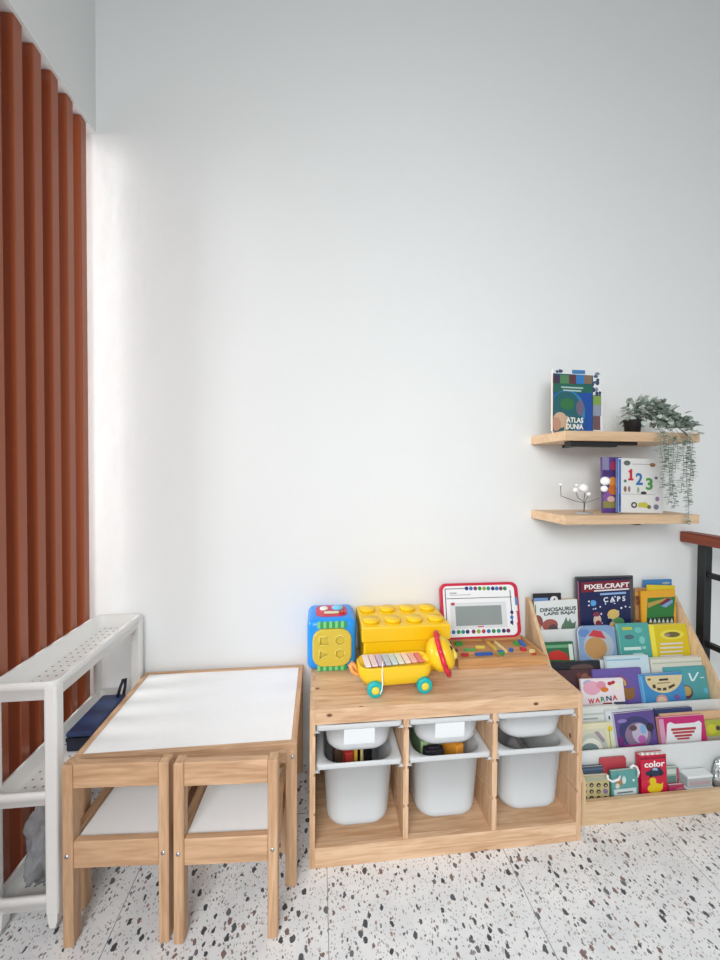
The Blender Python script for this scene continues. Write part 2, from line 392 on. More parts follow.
# toys inside the deep bins, standing on the bin floors (z = .1145)
zf = .335-.231+.0046
def stick(name, label, cat, x, y, w, d, h, hexc, rz=0, tilt=0):
    M = Matrix.Translation((x, y, zf)) @ Matrix.Rotation(rz, 4, 'Z') @ Matrix.Rotation(tilt, 4, 'Y')
    q = MB().box(-w/2, w/2, -d/2, d/2, 0, h, mat(hexc, .4), .004, 2).box(-w/2*.6, w/2*.6, -d/2*.6, d/2*.6, h, h+.006, mat(hexc, .4), .002, 1)
    o = q.build(name); o.matrix_world = M; tag(o, label, cat, 'toys in the deep bins'); return o
x, y = cxs[0], UY0+.2
stick('toy_block', 'black toy block across the back of the left deep bin', 'toy', x+.02, y+.04, .095, .1, .20, '17181b')
stick('toy_block', 'dark brown toy block in the left deep bin beside its left edge', 'toy', x-.06, y-.03, .04, .10, .19, '4a3322')
stick('toy_stick', 'yellow toy stick upright in the left deep bin among dark toys', 'toy', x-.005, y-.09, .012, .02, .205, 'e3b53a', .4)
stick('toy_stick', 'cream toy stick upright in the left deep bin among dark toys', 'toy', x+.02, y-.085, .010, .02, .207, 'd9c48a', -.3)
stick('toy_block', 'small red toy block low in the left deep bin', 'toy', x-.03, y-.095, .03, .03, .196, 'b5352b', .3)
x = cxs[1]
stick('toy_block', 'pale green toy block in the middle deep bin', 'toy', x-.035, y-.02, .078, .14, .2, '9fbf8c')
stick('toy_block', 'black toy block at the front of the middle deep bin', 'toy', x-.035, y-.115, .07, .03, .197, '2a2830')
stick('toy_block', 'orange toy block at the front of the middle deep bin', 'toy', x+.042, y-.085, .035, .09, .206, 'f0a23c', .4)
stick('toy_block', 'dark brown toy block at the back of the middle deep bin', 'toy', x+.042, y+.06, .06, .1, .195, '4f3430')

def crumple(name, label, cat, c, r, mt, seed, amp=.3, group=None, n=5):
    bm_ = bmesh.new(); bmesh.ops.create_icosphere(bm_, subdivisions=n, radius=1)
    for v in bm_.verts:
        d = v.co.normalized(); k = 1+amp*noise.noise(d*2.1+Vector((seed, 0, 0)))+amp*.5*abs(noise.noise(d*5+Vector((0, seed, 0))))
        k += amp*.3*noise.noise(d*12+Vector((0, 0, seed)))
        v.co = Vector((d.x*r[0]*k, d.y*r[1]*k, max(-r[2]*.86, d.z*r[2]*k)))
    z0 = min(v.co.z for v in bm_.verts)
    for v in bm_.verts: v.co.z -= z0
    q = MB(); q.bm(bm_, mt, True); o = q.build(name); o.location = c
    return tag(o, label, cat, group)
GREYBAG = clear_plastic('grey_film', 'b9bcc0', alpha=.62, rough=.18, trans=.4)
crumple('plastic_bag', 'crumpled grey plastic bag inside the deep bin nearest the bookshelf', 'bag', (cxs[2], UY0+.2, zf), (.065, .11, .082), mat('8f8b8a', .25), 3.3, .22)

# ------------------------------------------------------------------ toys on the unit
TOPZ = UH-.0008
# shape sorter cube
sx, sy, S = .0555, 1.558, .190
c = thing('shape_sorter_cube', 'blue shape sorting cube with yellow four-hole face, left on the pine unit', 'toy', (sx, sy, TOPZ))
BLUE = mat('1f93ee', .35); YEL = mat('d8c044', .4); GREEN = mat('2f9e52', .4); LGREEN = mat('7fd08a', .4); RED = mat('d32a48', .35)
q = MB().box(-S/2, S/2, -S/2, S/2, 0, S+.006, BLUE, .026, 5); q.build('body', c)
def cut(o, cutters):
    for k in cutters:
        md = o.modifiers.new('cut', 'BOOLEAN'); md.operation = 'DIFFERENCE'; md.solver = 'EXACT'; md.object = k
    bpy.context.view_layer.update()
    dg = bpy.context.evaluated_depsgraph_get(); me = bpy.data.meshes.new_from_object(o.evaluated_get(dg))
    o.modifiers.clear(); o.data = me
    for k in cutters: bpy.data.objects.remove(k)
pl = MB()
P = [Vector((px, 0, pz)) for px, pz in rrect(.148, .142, .042, 6, 0, .093)]
pl.loft([[v+Vector((0, -S/2+.001, 0)) for v in P], [v+Vector((0, -S/2-.011, 0)) for v in P], [Vector((v.x*.955, -S/2-.0145, (v.z-.093)*.955+.093)) for v in P]], YEL, smooth=False)
panel = pl.build('face_panel', None)
cuts = []
def cutter(poly):
    k = MB().prism(poly, -S/2-.03, -S/2-.001, YEL); o = k.build('cutter'); cuts.append(o)
def ngon(cx, cz, r, n, a0=0): return [(cx+r*math.cos(a0+2*PI*i/n), cz+r*math.sin(a0+2*PI*i/n)) for i in range(n)]
cutter([(-.048, .106), (-.012, .106), (-.012, .138), (-.048, .138)])
cutter(ngon(.030, .122, .019, 24))
cutter([(-.048, .052), (-.014, .070), (-.048, .088)])
cutter(ngon(.030, .070, .020, 6, PI/6))
cut(panel, cuts); panel.parent = c
for nm, poly in (('square_rim', [(-.048, .106), (-.012, .106), (-.012, .138), (-.048, .138)]), ('round_rim', ngon(.030, .122, .019, 24)),
                 ('triangle_rim', [(-.048, .052), (-.014, .070), (-.048, .088)]), ('hexagon_rim', ngon(.030, .070, .020, 6, PI/6))):
    pts = [Vector((a, -S/2-.0148, b_)) for a, b_ in poly]; pts.append(pts[0].copy())
    r = MB()
    for a, b_ in zip(pts, pts[1:]): r.cyl(a, b_, .0016, mat('ece07a', .4), 6)
    r.build(nm, panel)
for z0, z1, nm in ((.170, .192, 'striped_band'), (.006, .026, 'striped_band')):
    r = MB()
    for i in range(10):
        x0 = -.056+i*.0112; r.box(x0, x0+.0112, -S/2-.004, -S/2+.01, z0-.004, z1-.004, GREEN if i % 2 else LGREEN)
    r.build(nm, c)
zt = S+.006
tp = MB(); P = rrect(.125, .12, .035, 6, 0, 0)
tp.loft([[Vector((a, b_, zt-.002)) for a, b_ in P], [Vector((a, b_, zt+.003)) for a, b_ in P]], RED, smooth=False); top = tp.build('top_panel', c)
MB().lathe([(.024, 0), (.024, .006), (.018, .009)], mat('79c6e8', .3), Matrix.Translation((.026, .02, zt+.003))).build('button', top)
MB().lathe([(.017, 0), (.017, .006), (.012, .009)], mat('e9efe6', .3), Matrix.Translation((-.03, .015, zt+.003))).build('button', top)
MB().box(-.03, .03, -.04, -.018, zt+.003, zt+.008, mat('d7d7b4', .4), .003).build('slider', top)
MB().lathe([(.012, 0), (.012, .006), (.008, .008)], mat('c23527', .3), Matrix.Translation((.042, -.03, zt+.003))).build('button', top)

# yellow brick box
YB = mat('f3c514', .32, 'yellow_plastic')
bx0, bx1, by0, by1 = .166, .510, 1.415, 1.655
o = thing('brick_storage_box', 'big yellow stud-topped storage box behind the xylophone toy', 'storage box', ((bx0+bx1)/2, (by0+by1)/2, TOPZ))
W, D = (bx1-bx0), (by1-by0)
MB().box(-W/2+.008, W/2-.008, -D/2+.008, D/2-.008, 0, .130, YB, .006, 2).build('box_body', o)
lid = MB().box(-W/2, W/2, -D/2, D/2, .122, .180, YB, .005, 2).build('lid', o)
for i in range(4):
    for j in range(2):
        MB().lathe([(.032, 0), (.032, .009), (.029, .012), (.001, .012)], YB, Matrix.Translation((-W/2+W*(i+.5)/4, -D/2+D*(j+.5)/2, .180)), 28).build('stud', lid)

# magnetic board easel
ex0, ex1, ey0, ey1 = .545, .913, 1.425, 1.622
o = thing('magnetic_easel', 'shallow wooden box with red-framed white board standing in its lid', 'toy', ((ex0+ex1)/2, (ey0+ey1)/2, TOPZ))
W, D = ex1-ex0, ey1-ey0; hh = .036
tr = MB()
tr.box(-W/2, W/2, -D/2, -D/2+.01, 0, hh, EASEL['X'], .001, 1); tr.box(-W/2, W/2, D/2-.01, D/2, 0, hh, EASEL['X'], .001, 1)
tr.box(-W/2, -W/2+.01, -D/2+.01, D/2-.01, 0, hh, EASEL['Y']); tr.box(W/2-.01, W/2, -D/2+.01, D/2-.01, 0, hh, EASEL['Y'])
tr.build('box_side', o)
MB().box(-W/2+.01, W/2-.01, -D/2+.01, D/2-.01, 0, .022, EASEL['X']).build('box_floor', o)
MB().box(-.006, -.001, -D/2+.01, D/2-.01, .022, hh-.004, EASEL['Y']).box(-W/2+.01, -.006, -.03, -.025, .022, hh-.004, EASEL['X']).build('partition', o)
# board
lean = .21
Mb = PM[o.name] @ Matrix.Translation((0, D/2-.022, hh)) @ Matrix.Rotation(-lean, 4, 'X')
Mi = PM[o.name].inverted()
xl, _ = on_plane(Mb, 441, 610); xr, _ = on_plane(Mb, 519, 610); _, zt = on_plane(Mb, 478, 583)
def bb(q, name, parent=o, label=None):
    q.v = [Mi @ (Mb @ v) for v in q.v]; k = q.build(name, parent)
    if label: k['label'] = label
    return k
cx_, w_ = (xl+xr)/2, xr-xl
def rr_plate(cx, cz, w, h, r, y0, y1, mt):
    q = MB(); P = rrect(w, h, r, 5, cx, cz)
    q.loft([[Vector((a, y1, b_)) for a, b_ in P], [Vector((a, y0, b_)) for a, b_ in P]], mt, smooth=False); return q
bframe = bb(rr_plate(cx_, zt/2+.002, w_, zt-.002, .03, -.004, .014, mat('c8203f', .35)), 'board_frame', label='red rounded frame')
face = bb(rr_plate(cx_-.004, zt/2+.001, w_-.03, zt-.022, .022, -.007, -.004, mat('eeeff0', .3)), 'board_face', label='white board face')
def prect(M, a, b_, c_, d):
    return on_plane(M, a, (b_+d)/2)[0], on_plane(M, (a+c_)/2, d)[1], on_plane(M, c_, (b_+d)/2)[0], on_plane(M, (a+c_)/2, b_)[1]
prn = MB(); Y0 = -.0074
def R(px0, py0, px1, py1, hexc, y=Y0, q=prn, M=Mb):
    x0, z0, x1, z1 = prect(M, px0, py0, px1, py1)
    q.add([(x0, y, z0), (x1, y, z0), (x1, y, z1), (x0, y, z1)], [[0, 1, 2, 3]], mat(hexc, .5))
def Dsc(px, py, rx, ry, hexc, y=Y0, q=prn, M=Mb, n=16, a=0):
    x, z = on_plane(M, px, py); x1, _ = on_plane(M, px+rx, py); _, z1 = on_plane(M, px, py-ry); ax, az = x1-x, z1-z
    q.add([(x+ax*math.cos(2*PI*i/n+a), y, z+az*math.sin(2*PI*i/n+a)) for i in range(n)], [list(range(n))], mat(hexc, .5))
R(445, 588.3, 465, 589, '25262a'); R(446, 597.3, 511, 598, '55585c'); R(445, 588.3, 445.8, 622, '25262a'); R(510.2, 590, 511, 625, '25262a')
R(450, 602, 506, 628, 'd9dcde'); R(455, 605.5, 501, 625, '8d9796', Y0-.0004)
R(450.5, 602.5, 454, 605.2, 'b52a3c', Y0-.0006); R(477, 625.7, 483, 626.7, 'c8203f', Y0-.0006)
R(449, 592.5, 456, 593.6, '9aa0a6'); R(449, 594.5, 470, 595.1, '9aa0a6')
pal = ['2b2f6b', '2e6db0', '7a2a55', '2f8a4a', '86a83a', '1f8c7c', 'b5304a']
for i, px in enumerate((466, 470.2, 474.6, 479, 483.4, 487.6, 492, 496, 500, 504)): Dsc(px, 588.3, 1.9, 2.0, pal[i % 6], Y0-.0002)
for i, px in enumerate((453, 458, 462.5, 467, 473, 478, 483, 488, 493, 498, 503, 507.5)): Dsc(px, 631.8-(px-453)*.028, 2.0, 2.1, pal[(i*2+1) % 7], Y0-.0002)
for i, py in enumerate((612, 617, 622)): Dsc(511, py, 1.6, 2.0, pal[i % 2], Y0-.0003)
prn.v = [Mi @ (Mb @ v) for v in prn.v]; prn.build('board_print', face)
st = MB()
for (p0, p1, hx) in ((597, 605, '3f8fc4'), (605, 611, 'e8e8e8'), (612, 622, 'dfe3e6')):
    (x0, z1), (x1, z0) = on_plane(Mb, 514.2, p0), on_plane(Mb, 517.2, p1)
    st.add([(x0, -.0046, z0), (x1, -.0046, z0), (x1, -.0046, z1), (x0, -.0046, z1)], [[0, 1, 2, 3]], mat(hx, .4))
st.v = [Mi @ (Mb @ v) for v in st.v]; st.build('frame_sticker', bframe)
# wooden pieces in the easel box (lying on its floor at TOPZ+.022)
pz = TOPZ+.0225
pcs = [('e8c53a', 487, 642, .012, .08, .05), ('efe0a0', 495, 642, .010, .10, .1), ('2f62b8', 501, 652.5, .024, .02, .3), ('2a6fc0', 521, 643, .018, .055, -.25), ('35a24c', 516, 644, .02, .03, -.2),
       ('c8283a', 523, 650, .026, .024, .1), ('f0dc9a', 532, 652, .024, .018, -.1), ('5fae5a', 470, 651, .05, .012, -.4), ('e4cf58', 480, 648, .04, .010, -.3), ('2f62b8', 484, 655, .075, .010, .03),
       ('c23a3a', 465, 656, .03, .010, 0), ('3a9a4a', 458, 644, .035, .022, .1), ('2f62b8', 511, 651, .018, .016, .4), ('3f9d52', 501, 655, .028, .009, .05), ('cf4630', 534, 656, .02, .007, 0)]
nm = {'e8c53a': 'yellow', 'efe0a0': 'pale yellow', '2f62b8': 'blue', '2a6fc0': 'long blue', '35a24c': 'bright green', 'c8283a': 'red', 'f0dc9a': 'cream', '5fae5a': 'leaf green', 'e4cf58': 'mustard yellow', 'c23a3a': 'dark red', '3a9a4a': 'deep green', 'e6d8b8': 'ivory', '3f9d52': 'thin green', 'cf4630': 'orange red'}
blues = iter(('round-ended blue magnet piece lying mid box of the wooden easel', 'thin long blue magnet strip along the front edge of the easel box', 'small blue magnet piece beside the red one in the easel box'))
used = []
for hx, px, py, w, d, rz in pcs:
    p = at(px, py, Z=pz); lab = next(blues) if hx == '2f62b8' else nm[hx]+' flat magnet piece lying in the wooden easel box'
    r_ = max(w, d)*.5
    p.x = min(max(p.x, ex0+.012+w*.5+.004), ex1-.012-w*.5-.004); p.y = min(max(p.y, ey0+.012+d*.5+.003), ey1-.03-d*.5)
    q = MB(); P = rrect(w, d, min(w, d)*.45, 4); h = .006+.0004*len(used)
    q.loft([[Vector((a, b_, 0)) for a, b_ in P], [Vector((a, b_, h)) for a, b_ in P]], mat(hx, .4), smooth=False)
    k = q.build('magnet_piece'); k.location = (p.x, p.y, pz); k.rotation_euler = (0, 0, rz*.4); used.append(k)
    tag(k, lab, 'toy piece', 'magnet pieces in the easel box')

# pull-along xylophone
o = thing('xylophone_toy', 'yellow lion pull-along xylophone with turquoise wheels, at the front of the pine unit', 'toy', M=Matrix.Translation((.272, 1.332, TOPZ)) @ Matrix.Rotation(.05, 4, 'Z'))
YT = mat('f5c722', .32); TURQ = mat('18b3b4', .4)
L_, Wd = .262, .104
P = lambda s, r, z, dx=0: [Vector((a+dx, b_, z)) for a, b_ in rrect(L_*s, Wd*(s*.6+.4), r, 6)]
MB().loft([P(.72, .03, .030), P(.90, .04, .035), P(1.0, .04, .060), P(1.02, .04, .092), P(.98, .035, .098), P(.96, .03, .095)], YT).build('body', o)
keyc = ['f0e2e6', 'ead0da', 'c9b6d2', 'b9c6d8', 'c5dbe0', 'dfe2d6', 'f1d9cf', 'eab4b4', 'e07a80']
for i, hx in enumerate(keyc):
    x = -.100+i*.0238; MB().box(x-.0102, x+.0102, -.042+.0012*i, .042-.0012*i, .095, .102, mat(hx, .25), .002, 1).build('key', o)
for wx in (-.080, .094):
    for sy_ in (-1, 1):
        Mw = Matrix.Translation((wx, sy_*.047, .0275)) @ Matrix.Rotation(PI/2*sy_, 4, 'X') @ Matrix.Rotation(PI, 4, 'X') if False else Matrix.Translation((wx, sy_*.045, .0275)) @ Matrix.Rotation(-sy_*PI/2, 4, 'X')
        w = MB().lathe([(.010, 0), (.024, 0), (.0275, .004), (.0275, .016), (.024, .020), (.014, .018), (.001, .018)], TURQ, Mw, 28).build('wheel', o)
        MB().lathe([(.0135, .0185), (.0135, .022), (.009, .024), (.001, .0245)], mat('e9d64a', .35), Mw, 20).build('hub', w)
    MB().cyl((wx, -.045, .0275), (wx, .045, .0275), .004, mat('e9d64a', .35)).build('axle', o)
MB().tube([(-.045, -.02, .1045), (-.052, -.045, .104), (-.056, -.056, .085), (-.057, -.0675, .05), (-.060, -.0705, .03), (-.066, -.0705, .018)], .0022, mat('f4f2ee', .7)).build('cord', o)
tl_ = MB()
tl_.tube([(-.122, 0, .055), (-.138, 0, .055), (-.152, 0, .068), (-.160, 0, .090), (-.154, 0, .098), (-.145, 0, .088), (-.132, 0, .066)], .007, mat('f0a860', .4)); tl_.build('tail', o)
# head: mane disc between skull and face, facing right and a little up
Mh = Matrix.Translation((.176, -.010, .112)) @ Matrix.Rotation(-.30, 4, 'Z') @ Matrix.Rotation(-.34, 4, 'Y')
MB().tube([(.108, 0, .072), (.128, 0, .085), (.155, -.004, .104)], .026, YT).build('neck', o)
hd = MB().ball((0, 0, 0), (.044, .060, .060), YT, Matrix.Translation((-.014, 0, 0)))
hd.v = [Mh @ v for v in hd.v]; head = hd.build('head', o)
mn = MB(); n = 48
def ringp(r, x): return [Vector((x, r*(1+.06*math.cos(12*2*PI*i/n))*math.cos(2*PI*i/n), r*(1+.06*math.cos(12*2*PI*i/n))*math.sin(2*PI*i/n))) for i in range(n)]
mn.loft([ringp(.05, -.004), ringp(.072, -.008), ringp(.077, 0), ringp(.072, .009), ringp(.05, .006)], mat('d8263e', .35))
mn.v = [Mh @ v for v in mn.v]; mn.build('mane', head)
fc = MB().ball((.010, 0, 0), (.032, .058, .058), YT); fc.ball((.034, 0, -.012), (.017, .024, .019), mat('f7dc6a', .35))
fc.v = [Mh @ v for v in fc.v]; fc.build('face', head)
nz_ = MB().ball((.051, 0, -.004), (.006, .010, .007), mat('5a2b22', .3)); nz_.v = [Mh @ v for v in nz_.v]; nz_.build('nose', head)
ey = MB()
for s_ in (-1, 1): ey.ball((.036, s_*.021, .018), (.005, .007, .009), mat('202024', .2))
ey.v = [Mh @ v for v in ey.v]; ey.build('eyes', head)

# ------------------------------------------------------------------ white trolley
KX0, KX1, KY0, KY1 = -.886, -.711, 1.122, 1.645
o = thing('storage_trolley', 'slim white plastic three-tier trolley between the slat screen and the table', 'trolley', ((KX0+KX1)/2, (KY0+KY1)/2, 0))
HOLE = mat('7d7f80', .8)
for nm_, z0, z1 in (('top_tray', .648, .703), ('middle_tray', .352, .398), ('bottom_tray', .058, .106)):
    q = MB(); w, d = KX1-KX0, KY1-KY0; cx, cy = (KX0+KX1)/2, (KY0+KY1)/2
    def lp(ww, dd, r, z): return [Vector((a, b_, z)) for a, b_ in rrect(ww, dd, r, 5, cx, cy)]
    q.loft([lp(w-.026, d-.026, .02, z0), lp(w-.016, d-.016, .024, z0+.004), lp(w-.010, d-.010, .025, z1-.022), lp(w, d, .026, z1-.020), lp(w, d, .026, z1-.002), lp(w-.003, d-.003, .025, z1),
            lp(w-.020, d-.020, .022, z1), lp(w-.023, d-.023, .022, z1-.003), lp(w-.036, d-.036, .02, z0+.008), lp(w-.05, d-.05, .016, z0+.006)], WHITEPL)
    for i in range(4):
        for j in range(16):
            px, py = KX0+.042+i*.024, KY0+.045+j*.030
            q.add([(px+.0035*math.cos(2*PI*k/8), py+.0035*math.sin(2*PI*k/8), z0+.0064) for k in range(8)], [list(range(8))], HOLE)
    q.build(nm_, o, True)
for x0, y0 in ((KX0, KY0), (KX1-.034, KY0), (KX0, KY1-.034), (KX1-.034, KY1-.034)):
    xa, xb = (x0-.001, x0+.017) if x0 == KX0 else (x0+.001, x0+.035)
    ya, yb = (y0-.002, y0+.032) if y0 == KY0 else (y0+.002, y0+.036)
    MB().box(xa, xb, ya, yb, .05, .692, WHITEPL, .007, 3).build('post', o, True)
    f = MB().prism([(x0+.003, .066), (x0+.031, .066), (x0+.029, .030), (x0+.024, .012), (x0+.010, .012), (x0+.005, .03)], y0+.003, y0+.033, WHITEPL).build('foot', o, True)
    MB().lathe([(.006, -.008), (.0125, -.008), (.0135, -.005), (.0135, .005), (.0125, .008), (.006, .008)], mat('b9bbbd', .4), Matrix.Translation((x0+.017, y0+.018, .0137)) @ Matrix.Rotation(PI/2, 4, 'Y')).build('wheel', f, True)
# navy case on the middle tray
zc = .352+.0066
p0, p1 = 1.335, 1.555
o = thing('navy_case', 'dark navy blue flat case with a loop handle on the trolley middle tray', 'case', (-.777, (p0+p1)/2, zc))
NAVY = mat('2a3d66', .38); NAVY2 = mat('131c33', .5)
Lc = p1-p0
MB().box(-.042, .042, -Lc/2, Lc/2, 0, .046, NAVY2, .006, 2).build('case_body', o)
MB().box(-.044, .044, -Lc/2-.002, Lc/2+.002, .047, .064, NAVY, .008, 3).build('lid', o)
MB().tube([(.02, Lc/2-.02, .062), (.022, Lc/2-.005, .088), (.025, Lc/2+.014, .112), (.031, Lc/2+.020, .112), (.034, Lc/2+.008, .085), (.034, Lc/2-.004, .06)], .0055, NAVY2).build('handle', o)
MB().box(-.040, .040, -Lc/2-.0035, -Lc/2+.002, .036, .048, mat('0d1424', .4)).build('zip', o)
crumple('plastic_bag', 'crumpled clear grey plastic bag on the bottom tray of the white trolley', 'bag', (-.797, KY0+.13, .0645), (.052, .095, .135), GREYBAG, 8.1, .26)

# ------------------------------------------------------------------ floating shelves
def shelf(label, x0, x1, y0, zt, th):
    s = thing('floating_shelf', label, 'shelf', ((x0+x1)/2, WALL, zt-th), group='floating shelves on the white wall')
    MB().box(x0, x1, y0, WALL, zt-th, zt, SHELFW['X'], .0015, 1).build('board', s, True)
    return s
SY = 1.429
s1 = shelf('pale wood floating shelf holding the trailing plant, the upper one', .975, 1.574, SY, 1.4535, .039)
s2 = shelf('pale wood floating shelf holding the number book, the lower one', .980, 1.581, SY, 1.114, .037)
z = 1.4535-.039
MB().box(1.012, 1.222, SY+.02, SY+.06, z-.022, z, BLACK, .003, 1).box(1.222, 1.315, SY+.024, SY+.05, z-.014, z, BLACK, .002, 1).box(1.13, 1.155, SY+.06, WALL, z-.012, z, BLACK).build('bracket', s1, True)['label'] = 'black metal bracket under the board'
z = 1.114-.037
MB().box(1.085, 1.11, SY+.05, WALL, z-.008, z, BLACK).box(1.315, 1.34, SY+.03, WALL, z-.008, z, BLACK).build('bracket', s2, True)['label'] = 'black metal bracket under the board'

# ------------------------------------------------------------------ books
def book_frame(px_l, px_r, py_top, Yb, zb, lean, roll=0, yaw=0, xlim=None):
    M0 = Matrix.Translation((0, Yb, zb)) @ Matrix.Rotation(yaw, 4, 'Z') @ Matrix.Rotation(-lean, 4, 'X')
    xl, zt = on_plane(M0, px_l, py_top); xr, _ = on_plane(M0, px_r, py_top)
    if xlim: xl = max(xl, xlim[0]+abs(roll)*zt); xr = min(xr, xlim[1]-abs(roll)*zt)
    w = (xr-xl); h = zt
    M = M0 @ Matrix.Translation(((xl+xr)/2, 0, 0)) @ Matrix.Rotation(roll, 4, 'Y')
    return M, w, h
def book(label, px_l, px_r, py_top, Yb, zb, lean, cover, t=.008, roll=0, yaw=0, spine=None, prints=(), texts=(), group=None, name='picture_book', cat='book', corner=.0, xlim=None):
    M, w, h = book_frame(px_l, px_r, py_top, Yb, zb+t*math.sin(lean)+.0003, lean, roll, yaw, xlim)
    if roll: M = M @ Matrix.Translation((0, 0, abs(math.sin(roll))*w/2))
    o = thing(name, label, cat, M=M, group=group)
    cm = mat(cover, .35); sm = mat(spine or cover, .35)
    c = MB()
    if corner:
        P = rrect(w, h, corner, 5, 0, h/2)
        c.loft([[Vector((a, .0012, b_)) for a, b_ in P], [Vector((a, 0, b_)) for a, b_ in P]], cm, smooth=False)
        c.loft([[Vector((a, t, b_)) for a, b_ in P], [Vector((a, t-.0012, b_)) for a, b_ in P]], cm, smooth=False)
        P2 = rrect(w-.004, h-.004, corner, 5, 0, h/2)
        pg = MB().loft([[Vector((a, t-.0012, b_)) for a, b_ in P2], [Vector((a, .0012, b_)) for a, b_ in P2]], PAGE, smooth=False)
    else:
        c.box(-w/2, w/2, 0, .0011, 0, h, cm); c.box(-w/2, w/2, t-.0011, t, 0, h, cm); c.box(-w/2, -w/2+.0012, .0011, t-.0011, 0, h, sm)
        pg = MB().box(-w/2+.0012, w/2-.002, .0011, t-.0011, .001, h-.002, PAGE)
    if prints:
        q = MB(); y = -.0003
        for p in prints:
            k = p[0]
            if k == 'r': R(p[1], p[2], p[3], p[4], p[5], y, q, M)
            elif k == 'e': Dsc(p[1], p[2], p[3], p[4], p[5], y, q, M, p[6] if len(p) > 6 else 18, p[7] if len(p) > 7 else 0)
            elif k == 'p':
                pts = [on_plane(M, a, b_) for a, b_ in p[1]]
                q.add([(a, y, b_) for a, b_ in pts], [list(range(len(pts)))], mat(p[2], .5))
            y -= .00006
        # keep the print inside the cover
        for v in q.v: v.x = min(max(v.x, -w/2+.0004), w/2-.0004); v.z = min(max(v.z, .0005), h-.0005)
        for f, mi_ in zip(q.f, q.mi): c.add([q.v[i] for i in f], [list(range(len(f)))], q.mats[mi_])
    co = c.build('cover', o); pg.build('page_block', o)
    for body, a, b_, c_, d, hx in texts:
        vs, fs = text_mesh(body, prect(M, a, b_, c_, d), None, -.0012-len(prints)*.00003); MB().add(vs, fs, mat(hx, .5)).build('lettering', co)
    return o
def bars(x0, y0, x1, rows, dy, h, hexc): return [('r', x0+(i % 2)*2, y0+i*dy, x1-(i % 3)*2, y0+i*dy+h, hexc) for i in range(rows)]
random.seed(11)
def dots(x0, y0, x1, y1, n, r, cols):
    return [('e', random.uniform(x0, x1), random.uniform(y0, y1), r*random.uniform(.6, 1.2), r*random.uniform(.6, 1.2), random.choice(cols), 8) for _ in range(n)]

# upper shelf
UZ = 1.4537
book('white picture-bordered book standing behind the atlas on the upper shelf', 553, 602, 369, 1.512, UZ, .04, 'e6e8e8', .012, .0,
     prints=dots(555, 370, 566, 373, 4, 1.5, ['3a4a66', '8d8a80'])+[('r', 572, 369, 585, 374, '3f7fb5')]+dots(592, 371, 600, 400, 16, 2.2, ['2f3d5c', '7c8796', '4a5a70'])+[('r', 593, 396, 601, 405, '7fa04a'), ('r', 593, 405, 601, 416, '8d94a8'), ('r', 593, 416, 600, 430, '6f4f55')],
     group='books on the floating shelves')
book('atlas with a globe and dark blue cover, front of the upper shelf', 552, 592, 374, 1.488, UZ, .05, '1d4f63', .016, .02, spine='e9d9cc',
     prints=[('r', 552, 375, 560, 384, '3c2f4c'), ('r', 560, 375, 569, 384, '4f7f55'), ('r', 569, 375, 576, 384, '5c3440'), ('r', 576, 375, 584, 384, '2f78b8'), ('r', 584, 375, 592, 384, '7d6a55'),
             ('r', 552, 384, 592, 393, '1d6152'), ('r', 553, 393, 592, 431, '1b4f86'), ('e', 567, 412, 18, 22, '2b78b4', 28), ('e', 566, 412, 16, 21, '1f5d63', 28), ('e', 567, 404, 7, 6, '2f6e3e', 12),
             ('e', 580, 408, 4, 8, '6a6076', 10), ('e', 560, 420, 7, 8, 'c9a98c', 14), ('e', 556, 424, 5, 7, 'b98d74', 12), ('p', [(580, 393), (592, 393), (592, 431), (586, 431), (587, 412)], '164a9c'), ('r', 564, 416, 568, 430, 'c3a68e')]
             + bars(561, 387, 583, 2, 3, 1.4, 'a9c4c0'),
     texts=[('ATLAS', 566, 417.5, 583, 422.8, 'f2f0ea'), ('DUNIA', 566, 424, 583, 429.2, 'f2f0ea')], group='books on the floating shelves', name='atlas')
